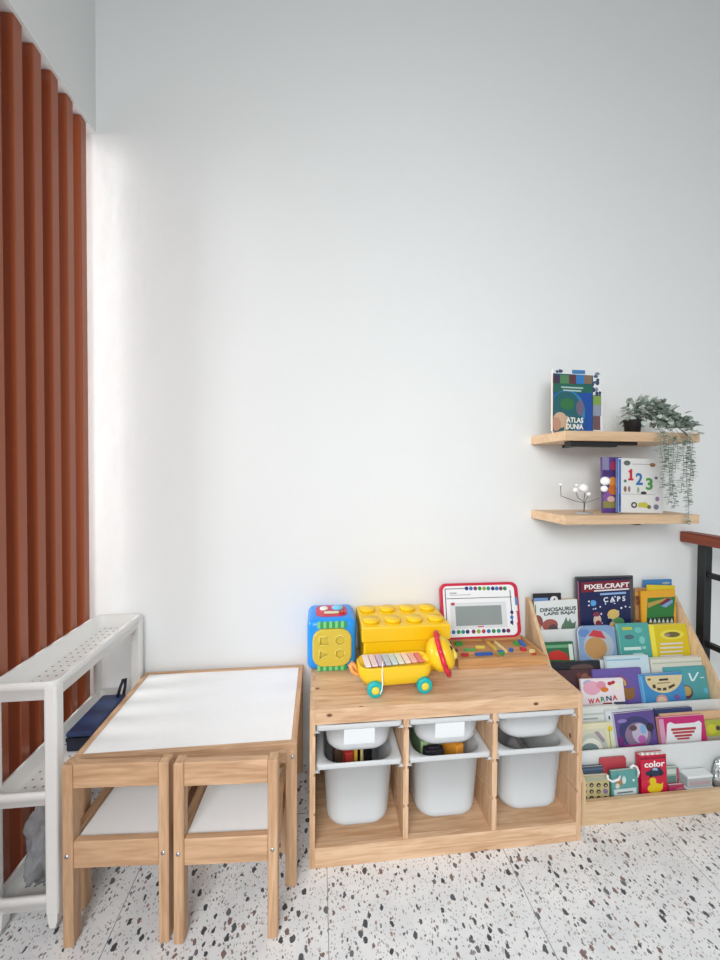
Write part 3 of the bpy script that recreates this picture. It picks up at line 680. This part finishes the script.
# lower shelf
LZ = 1.1142
book('purple and orange picture book half hidden by the number book, lower shelf', 602, 622, 457, 1.515, LZ, .05, '5b3f86', .010, 0,
     prints=[('r', 602, 457, 609, 470, '8a86a8'), ('e', 614, 466, 4, 5, 'a5355a', 12), ('r', 603, 470, 618, 476, '47306e'), ('e', 613, 482, 5, 5, 'd98c3a', 14), ('e', 613, 490, 5, 5, 'c9702c', 14), ('e', 607, 497, 4, 6, '8a5aa0', 12), ('r', 603, 501, 618, 508, '8f8a4a'), ('e', 611, 499, 4, 3, 'd8b0a8', 10)],
     group='books on the floating shelves')
book('white number book with coloured 1 2 3 on the lower shelf', 617.5, 662, 459, 1.487, LZ, .045, 'e3e3e0', .014, .02, spine='4f74b8',
     prints=[('r', 616, 459, 621, 512, '4a6fb4'), ('e', 619, 500, 2, 7, '2f4f96', 10), ('r', 622, 494, 655, 494.5, 'a8aaa8'), ('r', 632, 464, 652, 464.6, '9a9c9a'), ('e', 652.5, 465, 3, 2, '9c6a4a'), ('e', 627, 463, 3.5, 2.6, '5f6a68', 10), ('e', 634, 505, 3, 3, '26282a'), ('e', 634, 505, 1.6, 1.6, 'd8d8d4'),
             ('p', [(628, 471.5), (630.6, 469), (632.2, 469), (632.2, 478.5), (633.4, 478.5), (633.4, 480.5), (628, 480.5), (628, 478.5), (629.6, 478.5), (629.6, 473)], 'c8283c'), ('p', [(638, 503), (645, 502), (649, 505), (649, 508), (638, 507)], 'c9c24a'), ('e', 649, 507, 2, 2, '6d7048'), ('e', 656, 507, 2.6, 2.7, '7d7f9e'), ('e', 643.5, 493, 3, 1.6, '3a4034'), ('e', 625, 489, 1.5, 3, '8a6a5a'), ('e', 629, 489, 1.2, 3, '8a7a6a'), ('e', 638, 490, 1.2, 3, '9aa88a'), ('e', 656, 478, 1.5, 1.5, '7a5a8a'), ('e', 625, 481, 1.5, 1.5, '5a7a6a'), ('e', 657, 499, 2, 2.4, '9a7aa0')],
     texts=[('2', 635.5, 473, 642.5, 485, '2f6fa8'), ('3', 645.5, 478, 652.5, 490, '4f9a4a')], group='books on the floating shelves', name='number_book')
# wire ornament
o = thing('wire_ornament', 'thin wire ornament with white balls on the left of the lower shelf', 'ornament', (at(584, 509, Y=1.51).x, 1.51, LZ))
OY = PM[o.name].translation.y
WIRE = mat('6d7072', .35, Metallic=.6); WB = mat('f3f3f1', .45)
def W_(px, py, dy=0): return at(px, py, Y=OY+dy)
MB().lathe([(.034, 0), (.034, .004), (.03, .005), (.001, .005)], mat('a7aaab', .5), Matrix.Translation(PM[o.name].translation)).build('base', o, True)
root = W_(584, 509)
root.z = LZ+.004
for nm_, pts, balls in (('branch', [(584, 503), (575, 501), (561, 496), (560.5, 486)], [(560.8, 484.5, .006)]), ('branch', [(584, 502), (578, 498), (576, 492)], [(575.5, 490, .011), (576.5, 485, .006)]),
                        ('branch', [(584, 500), (585, 493)], [(583.5, 488, .019)]), ('branch', [(585, 502), (588, 496), (589, 494)], [(588.5, 494, .009)]), ('branch', [(585, 503), (594, 500), (603, 497), (604, 493)], [(604.2, 488.8, .0135), (605.2, 481, .018)])):
    far = pts[0] == (585, 503)
    dd = lambda px: -.035*max(0, (px-588)/16) if far else 0
    b_ = MB().tube([root]+[W_(*p, dd(p[0])) for p in pts], .0016, WIRE, 6).build(nm_, o, True)
    for px, py, r_ in balls: MB().ball(W_(px, py, dd(px)), r_, WB).build('ball', b_, True)
p = at(604.5, 511, Z=LZ)
q = MB().lathe([(.009, 0), (.011, .006), (.010, .022), (.006, .028), (.008, .034), (.007, .042), (.001, .045)], WB, None, 18)
k = q.build('figurine'); k.location = p; tag(k, 'tiny white figurine standing before the purple book on the lower shelf', 'figurine')

# trailing plant
pb = at(632.5, 424, Y=1.50)
o = thing('trailing_plant', 'grey-green trailing plant in a small black pot on the upper shelf', 'plant', (pb.x, 1.50, UZ))
MB().lathe([(.022, 0), (.028, .004), (.034, .055), (.036, .058), (.031, .058), (.029, .05), (.001, .048)], mat('17181a', .4), Matrix.Translation((pb.x, 1.50, UZ))).build('pot', o, True)
LEAF = [mat('95a498', .55), mat('aebab0', .55), mat('76867a', .55), mat('c4cdc5', .55)]
random.seed(4)
def leaf(q, p, d, L, W, mt):
    d = d.normalized(); s_ = d.cross(Vector((random.uniform(-1, 1), random.uniform(-1, 1), 1.2))).normalized(); nn = s_.cross(d)
    pts = []
    for u_, w_ in ((0, .12), (.25, .8), (.55, 1), (.85, .62), (1, .1)):
        c0 = p+d*L*u_-nn*L*.18*u_*u_; pts.append((c0-s_*W*w_/2+nn*W*.12, c0, c0+s_*W*w_/2+nn*W*.12))
    vs = [v for tri in pts for v in tri]; fs = []
    for i in range(4):
        for j in range(2): fs.append([i*3+j, i*3+j+1, i*3+j+4, i*3+j+3])
    q.add(vs, fs, mt, True)
spine_pts = [at(*p, Y=y) for *p, y in ((633, 418, 1.50), (640, 409, 1.49), (650, 410, 1.48), (660, 414, 1.46), (670, 421, 1.44), (680, 429, 1.42), (688, 436, 1.41))]
fol = MB()
def lerp_path(P, t):
    k = min(int(t*(len(P)-1)), len(P)-2); f = t*(len(P)-1)-k; return P[k].lerp(P[k+1], f)
for i in range(620):
    t_ = random.random()**.9; c0 = lerp_path(spine_pts, t_)
    r_ = .035*(1-.45*t_); off = Vector((random.gauss(0, .6), random.gauss(0, .6), random.gauss(.05, .55)))*r_
    p = c0+off
    if p.z < UZ+.016 and p.y > SY-.03: p.z = UZ+.016+random.random()*.03
    if p.y > WALL-.03: p.y = WALL-.03
    d = off.normalized()+Vector((random.uniform(-.6, .6), random.uniform(-.6, .3), random.uniform(-.5, .6)))
    if p.z < UZ+.03 and p.y > SY-.03: d.z = abs(d.z)+.1
    leaf(fol, p, d, random.uniform(.018, .030), random.uniform(.014, .021), random.choice(LEAF))
fol.tube([Vector((pb.x, 1.5, UZ+.05))]+spine_pts, .002, LEAF[2], 5)
fol.build('foliage', o, True)
STEM = mat('7c8578', .6)
for xs, y0, y1 in ((661, 430, 462), (664, 432, 487), (669, 434, 504), (673, 434, 508), (677, 436, 470), (683, 438, 492), (687, 437, 524), (690, 437, 505), (692, 440, 476)):
    yy = SY-.02-random.random()*.02
    P = []
    n = int((y1-y0)/2.5)+3
    for i in range(n+1):
        f = i/n; P.append(at(xs+1.8*math.sin(f*7+xs)*f, y0+(y1-y0)*f, Y=yy))
    q = MB().tube([Vector((P[0].x, SY-.002, UZ+.012))]+P, .0009, STEM, 5)
    for i in range(1, n+1):
        for s_ in (-1, 1):
            if random.random() < .86:
                leaf(q, P[i], Vector((s_, random.uniform(-.5, .5), random.uniform(-.25, .35))), random.uniform(.012, .022), random.uniform(.008, .013), random.choice(LEAF))
    q.build('vine', o, True)

# ------------------------------------------------------------------ stepped bookshelf
BX0, BX1 = .955, 1.702
bs = thing('stepped_bookshelf', 'pale wood stepped picture-book shelf with white tiers, right of the bin unit', 'bookshelf', ((BX0+BX1)/2, 1.46, 0))
side = [(1.272, 0), (1.272, .160), (1.64, .700), (1.664, .712), (1.664, 0)]
for x0 in (BX0, BX1-.016):
    MB().prism(side, x0, x0+.016, BIRCH['Z'], 'X').build('side_panel', bs, True)
BI0, BI1 = BX0+.0163, BX1-.0163
MB().box(BI0, BI1, 1.272, 1.287, 0, .087, BIRCH['X'], .001, 1).build('front_board', bs, True)
DIV = mat('dfe2e1', .4, 'divider_board')
TIERS = [(1.287, .030), (1.34, .125), (1.425, .235), (1.527, .370), (1.605, .478)]       # divider plane, tray height
TOPS = [None, .226, .337, .473, .582]
for k in range(1, 5):
    MB().box(BI0, BI1, TIERS[k][0]-.004, TIERS[k][0], .02, TOPS[k], DIV).build('divider', bs, True)['label'] = 'white divider board'
ends = [TIERS[k+1][0]-.0042 for k in range(4)]+[1.655]
for k in range(5):
    MB().box(BI0, BI1, TIERS[k][0]+.0003, ends[k], TIERS[k][1]-.008, TIERS[k][1], DIV).build('tray', bs, True)['label'] = 'white tray'
MB().box(BI0, BI1, 1.656, 1.663, .02, .70, BIRCH['X']).build('back_panel', bs, True)
G = 'books in the stepped bookshelf'
def tb(k, off, label, l, r, top, cover, **kw):
    kw.pop('lean', None); lean = (.07, .19, .21, .20, .045)[k]
    kw.setdefault('group', G)
    kw['xlim'] = (BI0+.002, BI1-.002)
    return book(label, l, r, top, TIERS[k][0]+.003+off, TIERS[k][1]+.0004+(.002 if lean else 0), lean, cover, **kw)
# top tier
tb(4, .013, 'black and blue book with a white number disc, behind the dinosaur book', 528, 561, 594, '25272c', t=.006, lean=.03,
   prints=[('r', 530, 598, 548, 604, '6f93c4'), ('e', 554, 600, 4, 4, 'dfe3e6', 20)], texts=[('4', 552.6, 597.8, 555.4, 602.4, '25272c')])
tb(4, .003, 'white dinosaur book with red and green dinosaurs, top tier at left', 534, 578.5, 602, 'dfe4e3', t=.008, lean=.05, roll=-.03,
   prints=[('r', 529, 605, 536, 614, '1f7a58'), ('e', 537, 622, 6, 7, '8c4a44', 16), ('e', 536, 628, 5, 6, 'b58a5a', 12), ('e', 550, 625, 8, 6, 'a0564e', 16), ('e', 553, 629, 5, 5, '5a4a4c', 12), ('e', 568, 628, 7, 7, '5d7a66', 10), ('p', [(562, 626), (566, 617), (568, 622), (570, 618), (572, 624), (576, 621), (575, 628)], '5d7a66')],
   texts=[('DINOSAURUS', 540, 607, 576, 611, '23463c'), ('LAPIS BAJA!', 544, 611.5, 575, 615.4, '23463c')])
tb(4, .013, 'dark grey book standing tall behind the navy star book', 576, 633, 577, '4a4d52', t=.008, lean=.03, prints=[('r', 577, 577.5, 632, 580, '303237')])
tb(4, .003, 'navy blue book with a red title band and stars, tallest on the top tier', 580.5, 631, 581.5, '1d2550', t=.009, lean=.045, roll=-.03, spine='c96a72',
   prints=[('r', 581, 581, 632, 591, '7a1d2c'), ('r', 594, 589.2, 629, 590.6, 'e8e4e4'), ('r', 600, 592.5, 626, 594.5, '8fb0e0')]
   + dots(583, 594, 630, 628, 34, .9, ['e9ecf4', 'dfe6f6', 'c9d6f0'])+[('e', 593, 603, 3, 3, '5aa0e0', 12), ('e', 597, 620, 4, 6, 'd8c0ae', 12), ('e', 598, 624, 3, 4, '8a2a44', 10), ('e', 596, 614, 4, 2.5, '7a3350', 10), ('e', 613, 614, 6, 5, 'd6b86a', 14), ('e', 618, 622, 6, 5, '4f8a5a', 12), ('e', 612, 625, 3, 4, 'cdb080', 10)],
   texts=[('PIXELCRAFT', 584, 583.3, 629, 588.2, 'f3efef'), ('C A P S', 603, 596.5, 625, 601.5, 'e4ebf8')])
tb(4, .0222, 'orange-brown patterned book edge beside the navy star book', 635, 648, 588, 'b98a5c', t=.006, lean=.03, prints=dots(631, 590, 643, 624, 30, 2, ['d9a04a', '9a5a44', 'd8b890', '7a4a3a']))
tb(4, .029, 'blue book standing behind the yellow ones, top tier at right', 644, 689, 580, '3f82bd', t=.006, lean=.03, prints=[('e', 666, 583, 4, 1.2, 'a9b8b0', 10)])
tb(4, .013, 'yellow book behind the drawing book, top tier at right', 645, 686, 586.5, 'e2c92a', t=.008, lean=.04, roll=.05)
tb(4, .003, 'orange drawing book with green cover picture and crayons, top tier at right', 642, 679, 591.5, 'e8a92c', t=.009, lean=.06, roll=-.02,
   prints=[('p', [(647.5, 598), (675.5, 596.5), (673, 624), (646.5, 624)], '2f7a3a'), ('p', [(647.5, 603), (668, 597.5), (672, 597.5), (648, 608)], 'b59a4a'), ('p', [(659, 604), (668, 597.5), (671, 599.5), (662, 605)], '7a2048'), ('p', [(661, 606), (672, 599.5), (673, 602), (666, 607.5)], '7f9fd0'), ('r', 647, 617, 674, 626, '20402c')]
   + [('p', [(649+i*4.2, 622.5), (650.6+i*4.2, 618), (652.2+i*4.2, 622.5)], 'dfe0da') for i in range(6)])
# second tier from the top
tb(3, .002, 'green and red book low behind the white tier edge, left of the round-cornered book', 540, 573, 643, '2c6a44', t=.008, lean=.12,
   prints=[('r', 541, 645, 568, 648, '69a37a'), ('p', [(545, 660), (550, 652), (558, 650), (566, 653), (570, 660)], 'c0302a'), ('r', 569, 644, 573, 660, 'd6dcd6')])
tb(3, .002, 'round-cornered board book with blue and tan cover, fourth tier centre', 577.5, 614, 626.5, '7f9ec4', t=.012, lean=.2, spine='e8cf9a', corner=.03,
   prints=[('e', 584, 633, 6, 4, '5f86bd', 14), ('e', 599, 646, 15, 16, 'a9b4bd', 26), ('e', 596, 648, 11, 11, 'b98d58', 24), ('p', [(588, 636), (593, 630), (601, 631), (606, 639), (596, 637)], 'c23a44')])
tb(3, .002, 'teal book with white lettering marks, fourth tier, left of the bright yellow book', 617, 648, 624, '4fa39c', t=.014, lean=.17, spine='8fd0cc',
   prints=[('r', 617.2, 625, 620, 660, '7cc8c4'), ('r', 622, 627, 632, 630, 'b8bf4a'), ('e', 629, 637, 5, 2.5, '4c6a74', 10), ('e', 638, 630, 4, 3, '6fbcb4', 10), ('e', 642, 640, 3, 4, '7cc6bd', 10)]
   + [('r', 624, 647, 641, 650, 'cfeae2'), ('r', 633, 653, 643, 655.5, 'bfe2da'), ('r', 642, 646, 646, 649, '8fd0c6')])
tb(3, .001, 'bright yellow book with five pale lines, fourth tier at right', 648.5, 689, 625, 'd9c21f', t=.022, lean=.15, spine='f0e02e',
   prints=[('r', 648.8, 625, 656, 662, 'efe04a'), ('e', 672, 634.5, 12, 5, 'e6d84a', 22), ('e', 672, 634.5, 8, 2.8, '6a6238', 16), ('e', 667, 635, 3, 1.6, 'a58a86', 10)]+[('r', 660, 642.6+i*4, 683, 644.4+i*4, 'ded6cf') for i in range(5)])
# third tier
tb(2, .033, 'dark book with white edge, third tier beside the pine unit', 548, 600, 663, '23252a', t=.010, lean=.26, prints=[('e', 582, 668, 12, 4, '5a4444', 14)])
tb(2, .0235, 'brown-red book behind the pink picture book, third tier', 556, 599, 671, '4b3033', t=.008, lean=.26, prints=dots(558, 672, 600, 690, 14, 3, ['6a4038', '8a5a4a', '3a2a34']))
tb(2, .0235, 'pale blue book lying back behind the purple one, third tier centre', 606, 648, 657, 'c4d8e0', t=.016, lean=.30, prints=[('r', 602, 659, 640, 660.5, '8fb6cc')])
tb(2, .0135, 'purple book with a rainbow arch, third tier centre', 592, 641, 670, '6a58a0', t=.009, lean=.27,
   prints=[('e', 620, 684, 8, 8, '8f4a6a', 20), ('e', 620, 684, 6.2, 6.4, 'c9a860', 18), ('e', 620, 684, 4.4, 4.8, '6a8a5a', 16), ('r', 610, 686, 628, 706, '5d4c92'), ('e', 629, 694, 6, 6, '8d6238', 14), ('e', 625, 689, 2, 2, '8d6238', 8), ('e', 633, 689, 2, 2, '8d6238', 8)])
tb(2, .001, 'pinkish white picture book with colourful capital letters, third tier', 579.5, 622, 680.5, 'e9dfe2', t=.010, lean=.24, roll=.02,
   prints=[('e', 588, 684, 5, 4, '9fb0d0', 12), ('e', 592, 688, 9, 7, 'e0a6b8', 18), ('e', 601, 685, 5, 4, 'd890a6', 12), ('e', 604.5, 689.5, 4, 2.6, 'd9762c', 12), ('e', 609.5, 683.5, 2.2, 2, 'b0202c', 8), ('e', 613, 682.5, 2.2, 2, 'b0202c', 8), ('e', 617, 686, 4, 4, 'e8e4d0', 10), ('r', 603, 702.5, 612, 704, '8a3a34'), ('r', 614, 701.5, 632, 704, '38405a')],
   texts=[('W', 588, 698.5, 594.4, 704, 'c22a3a'), ('A', 594.8, 697.6, 600, 702.6, 'd9482c'), ('R', 600.6, 696.6, 605, 701.5, '2f8a5a'), ('N', 606, 695.8, 611.4, 700.8, '23406a'), ('A', 612.2, 695, 617.2, 700, 'c23a2a')])
tb(2, .0248, 'pale book pile edge at the right back of the third tier', 650, 712, 659.5, 'd8d6c8', t=.016, lean=.30, prints=[('r', 652, 661.5, 705, 663, 'b8c0a8')])
tb(2, .0145, 'teal book with white cursive marks, third tier at far right', 664, 712, 668, '4f9fa4', t=.009, lean=.27, prints=[('e', 687, 692, 6, 7, '6a3a4a', 16), ('e', 687, 691, 4.4, 5, 'b9a25a', 14), ('p', [(688, 673), (690, 673), (693, 681), (691, 681)], 'd8eeee'), ('p', [(697, 672), (699, 672), (694, 681), (692, 681)], 'd8eeee'), ('r', 700, 677, 704, 678, 'cfe6e6'), ('r', 704, 688, 708, 693, '5fb6d8')])
tb(2, .001, 'blue book with a cream half-circle on its cover, third tier', 640.5, 683, 675, '3f8ac0', t=.012, lean=.24, spine='7fc0e6', roll=-.02,
   prints=[('r', 640.6, 676, 644, 704, '64aede'), ('p', [(645, 676)]+[(663.5+18.5*math.cos(a), 676+17*math.sin(a)) for a in [PI-PI*i/14 for i in range(15)]]+[(682, 674.5)], 'd8c79a'), ('e', 662, 700, 6, 5.5, 'c79a8a', 16), ('e', 662, 701, 4.5, 4.5, 'e6c4b0', 14), ('e', 677, 697, 3, 3, '7a5aa0', 10), ('e', 649, 679.5, 2, 1.2, '6a5a3a', 8), ('r', 659, 678.5, 668, 680.6, '3a3430'), ('r', 657, 682.2, 670, 683.4, '9a8a6a'),
           ('p', [(652, 685), (655, 684.2), (656, 688), (653, 688.6)], '4a3a2c'), ('p', [(657, 687.5), (661, 688), (661, 690.6), (657, 690)], '4a3a2c'), ('p', [(662.5, 688), (666, 687.2), (666.6, 690), (663, 690.6)], '4a3a2c'), ('p', [(668, 686.5), (674, 683.5), (675, 685.6), (669, 689)], '4a3a2c')])
# second tier
tb(1, .0235, 'white book stack behind the cream book, second tier beside the pine unit', 576, 618, 708, 'd6dad6', t=.012, lean=.26, prints=[('r', 583, 713, 606, 715, 'b4c0b4'), ('r', 583, 718, 598, 719.5, '8fa0a0')])
tb(1, .0135, 'pale grey book with a black mark, second tier behind the purple book', 605, 650, 711, 'cfd6da', t=.009, lean=.24, prints=[('r', 608.5, 716, 610, 719.5, '2a2c30')])
tb(1, .001, 'cream book with a grey arch and yellow star, second tier beside the pine unit', 577, 612, 724.5, 'd9d5b2', t=.009, lean=.2,
   prints=[('r', 578, 729, 607, 750, 'cbcab2'), ('e', 593, 748, 15, 15, 'b8bcae', 24), ('e', 592, 750, 11, 12, 'dcdccf', 22), ('e', 590, 750, 9, 7, '6f8484', 18), ('e', 610, 728.5, 2.6, 2.8, 'd8c020', 10), ('r', 609.6, 729, 610.4, 748, '8a9a4a'), ('p', [(594, 732), (598, 731), (605, 740), (603, 743)], '9a8a94')])
tb(1, .001, 'purple shiny picture book with a pale creature shape, second tier', 615.5, 655, 714, '5c4a8a', t=.012, lean=.2, roll=-.035, spine='d8d4e2',
   prints=[('e', 636, 731, 17, 15, '3a3a6a', 24), ('e', 638, 735, 13, 13, '84708a', 20), ('e', 640, 733, 8, 10, 'b8b0c4', 16), ('e', 643, 729, 3, 5, '7fa6d0', 12), ('e', 642, 739, 4, 4, 'b060a8', 12), ('e', 633, 728, 4, 3, '5a4048', 10), ('e', 650, 727, 4, 4.5, '2f2838', 14), ('r', 617, 737, 624, 747, '6a2a70'), ('r', 624, 744, 646, 747, 'a03a7a'), ('e', 622, 721, 5, 2, '8a7ab4', 10)])
tb(1, .0245, 'navy book top edge behind the pink-framed book, second tier', 655, 692, 709.5, '2c3b66', t=.009, lean=.27)
tb(1, .0155, 'peach book behind the pink-framed book, second tier', 660, 722, 714.5, 'dcb48c', t=.008, lean=.24)
tb(1, .001, 'pink-framed book with white cover and red lettering marks, second tier', 658, 704, 718, 'c22a70', t=.014, lean=.2, spine='e9a8a0',
   prints=[('r', 658.2, 719, 665, 746, 'cf9ab8'), ('p', [(667, 724), (670, 722), (675, 724), (694, 722.5), (699, 720.5), (701.5, 723), (701, 745), (666, 746)], 'e4e6e8'), ('r', 671, 727.6, 696, 730.2, 'b03a44'), ('r', 672.5, 731, 694.5, 733.4, 'b8484c'), ('r', 674.5, 734.4, 692, 736.6, 'b03a44'), ('r', 677, 737.4, 689.5, 739.4, 'b8484c')])
tb(1, .001, 'olive yellow book cut by the right edge of the second tier', 704.5, 734, 721, 'aab03a', t=.009, lean=.2, prints=[('e', 712, 729, 5, 5, 'c8c43a', 14), ('e', 718, 728, 2.5, 2.5, '4a3a3a', 8), ('r', 705, 736, 724, 745, 'a8a094')])
# bottom tier
tb(0, .0145, 'dark blue book behind the dotted card set, bottom tier', 576, 603, 768, '3b4d62', t=.008, lean=.2, prints=[('r', 578, 769, 604, 770, '5a7088')])
tb(0, .002, 'card set with rows of dark dots, bottom tier beside the pine unit', 577, 608.5, 778, 'b9ad7c', t=.012, lean=.10, name='card_set', cat='card set', roll=.02,
   prints=[('r', 582, 777, 606, 781, 'a4a890')]+[('e', 584.5+i*7.0, 785+j*6.4, 2.2, 2.2, ('2c2a28', '38322c')[(i+j) % 2], 12) for i in range(4) for j in range(3)]+[('e', 584.5+i*7.0, 785.3+j*6.4, .9, .9, 'c8b088', 8) for i in range(4) for j in range(3)]+[('e', 605, 791, 2.2, 2.4, '7a6a9a', 10)])
tb(0, .026, 'flat red-pink pouch behind the teal ringed book, bottom tier', 600, 626, 758.5, 'b8434c', t=.006, lean=.22, name='pouch', cat='pouch', corner=.008)
tk = tb(0, .004, 'teal flip book on white rings with a dog picture, bottom tier', 611.5, 638, 771.5, '5c9c98', t=.010, lean=.14, roll=-.02,
   prints=[('e', 619.5, 782, 3.2, 4, 'a87a54', 12), ('e', 617.5, 786, 2.2, 2.6, 'd8cfc0', 10), ('e', 624, 780, 2, 4, 'c8dcd8', 10), ('r', 614, 788.5, 636.5, 797, 'cfdcdc'), ('r', 617, 791.5, 633, 793, '6a7a80'), ('e', 633.5, 780, 1.2, 1.4, 'd8e6e2', 8)])
M = PM[tk.name]
for pts in ([(628, 766), (631, 763.5), (634.5, 765), (636.5, 770), (636.4, 776)], [(605, 773), (606, 777), (610, 779.5), (616.5, 777.5), (619, 775)]):
    P = [Vector((a, -.010, b_)) for a, b_ in (on_plane(M, *p) for p in pts)]; P[-1].y = -.004
    MB().tube(P, .0042, mat('f0f1f0', .4)).build('ring', tk)['label'] = 'white plastic ring'
# red colour card box with white tips
tk = tb(0, .002, 'red box of colour cards with a duck and car, standing on the bottom tier', 640.5, 666, 756, 'c8143c', t=.022, lean=.06, name='card_box', cat='box',
   prints=[('r', 640, 757, 666.4, 759, '8a1030'), ('p', [(645.5, 772), (650, 770.5), (653, 767), (660, 767.5), (663, 771), (664, 774), (656, 776.4), (646, 775.5)], '1f2c48'), ('p', [(653, 767.6), (657, 768), (658, 770.4), (652, 770.2)], '9fb4d0'), ('e', 651, 775.5, 2, 1.8, '15161a', 10), ('e', 660.5, 774, 1.8, 1.8, '15161a', 10),
           ('e', 655, 788, 7.5, 5, 'e0c41c', 18), ('e', 652.6, 781, 3.6, 3.6, 'e0c41c', 16), ('p', [(658, 786), (663, 782), (662.5, 789)], 'e0c41c'), ('p', [(646.5, 781), (650, 780), (650, 783)], 'd87a20')],
   texts=[('color', 644, 760.5, 664.5, 766.8, 'f6f0f0')])
M = PM[tk.name]
for px in (643.5, 648.5, 653.5, 658.5, 663):
    x0, z0 = on_plane(M, px, 756); q = MB(); q.lathe([(.0055, 0), (.0055, .006), (.003, .009), (.001, .0095)], mat('f2efe9', .5), Matrix.Translation((x0, .006, z0-.0005)), 14)
    q.build('tip', tk)['label'] = 'white rounded tip'
tb(0, .016, 'small green pack with a dark red edge, bottom tier beside the red box', 664, 678.5, 768, '8fa79c', t=.010, lean=.10, name='card_pack', cat='pack', prints=[('r', 667, 776, 676, 785, '5f7f78'), ('r', 676.8, 768, 679, 792, 'b0435a'), ('r', 667, 769, 676, 774, 'c4cfc6')])
tb(0, .002, 'small pink pack low on the bottom tier beside the red box', 669, 684, 785.5, 'b03a5e', t=.010, lean=.10, name='card_pack', cat='pack', prints=[('e', 681, 790, 6, 3, 'c86a84', 12)])
CLR = clear_plastic('clear_box_plastic', 'dfe4e4', alpha=.72, rough=.15, trans=.3)
zb = TIERS[0][1]+.0006
a = at(687, 790, Y=1.295).x; b_ = at(713, 790, Y=1.295).x
for i, (lab, h0, h1, hx) in enumerate((('clear white plastic box at the bottom of the pair, bottom tier at right', 0, .052, 'b8b4ae'), ('clear white plastic box stacked on another, bottom tier at right', .053, .098, 'b9a0a4'))):
    o = thing('clear_box', lab, 'box', ((a+b_)/2, 1.312, zb+h0), group='clear boxes on the bottom tier')
    w = b_-a-i*.006; h = h1-h0
    MB().box(-w/2, w/2, -.018, .018, 0, h*.78, CLR, .003, 1).build('tub', o); MB().box(-w/2-.001, w/2+.001, -.0195, .0195, h*.79, h, mat('e6e9e9', .25), .002, 1).build('lid', o)
    MB().box(-w/2+.008, w/2-.008, -.0184, -.0181, h*.25, h*.55, mat(hx, .5)).build('label_strip', o)
FOIL = mat('d4d8da', .16, Metallic=.75)
crumple('foil_pouch', 'crumpled silver foil pouch at the right end of the bottom tier', 'pouch', (at(719, 770, Y=1.312).x+.02, 1.313, zb), (.04, .020, .075), FOIL, 5.5, .18)

# ------------------------------------------------------------------ stair railing
RX = 1.77
o = thing('stair_railing', 'stair railing of black steel with a reddish brown timber handrail, far right', 'railing', (RX, WALL, 0))
zt = at(682, 531.5, Y=1.655).z
MB().box(RX-.028, RX+.028, -.6, WALL-.004, zt-.05, zt, RAILW, .004, 2).build('handrail', o, True)
for y in (1.587, .72, -.15):
    MB().box(RX-.002, RX+.034, y-.020, y+.020, 0, zt-.0505, BLACK, .002, 1).build('post', o, True)
zm = at(716, 577, X=RX+.018).z
for z in (zm, .5, .16):
    MB().box(RX+.004, RX+.03, -.6, 1.561, z-.012, z+.012, BLACK, .002, 1).build('bar', o, True)

# ------------------------------------------------------------------ camera
cam = bpy.data.cameras.new('camera'); co = bpy.data.objects.new('camera', cam); COL.objects.link(co)
cam.sensor_fit = 'AUTO'; cam.sensor_width = 36; cam.lens = F_PX*36/960; cam.clip_start = .02
Mc = Matrix((( CR.x, CU.x, -CF.x, EYE.x), (CR.y, CU.y, -CF.y, EYE.y), (CR.z, CU.z, -CF.z, EYE.z), (0, 0, 0, 1)))
co.matrix_world = Mc; SC.camera = co

# ------------------------------------------------------------------ daylight
w = bpy.data.worlds.new('daylight'); SC.world = w; w.use_nodes = True
bg = w.node_tree.nodes['Background']; bg.inputs['Color'].default_value = (.92, .965, 1.0, 1); bg.inputs['Strength'].default_value = .55
def area(name, loc, target, sx, sy, power, col=(1, 1, 1)):
    l = bpy.data.lights.new(name, 'AREA'); l.shape = 'RECTANGLE'; l.size = sx; l.size_y = sy; l.energy = power; l.color = col
    o = bpy.data.objects.new(name, l); COL.objects.link(o); o.location = loc
    o.rotation_euler = (Vector(target)-Vector(loc)).to_track_quat('-Z', 'Y').to_euler()
    return l
l1 = area('window_daylight', (-.75, -1.7, 2.25), (.0, 1.3, .45), 2.2, 1.3, 43, (.97, .988, 1.0)); l1.spread = math.radians(122)
area('slat_daylight', (-2.0, 1.47, 1.9), (-.9, 1.74, 1.6), .25, 2.2, 13, (1, 1, 1)).spread = math.radians(70)
SC.view_settings.view_transform = 'Standard'; SC.view_settings.look = 'None'; SC.view_settings.gamma = 1; SC.view_settings.use_curve_mapping = False
SC.view_settings.exposure = 0.33
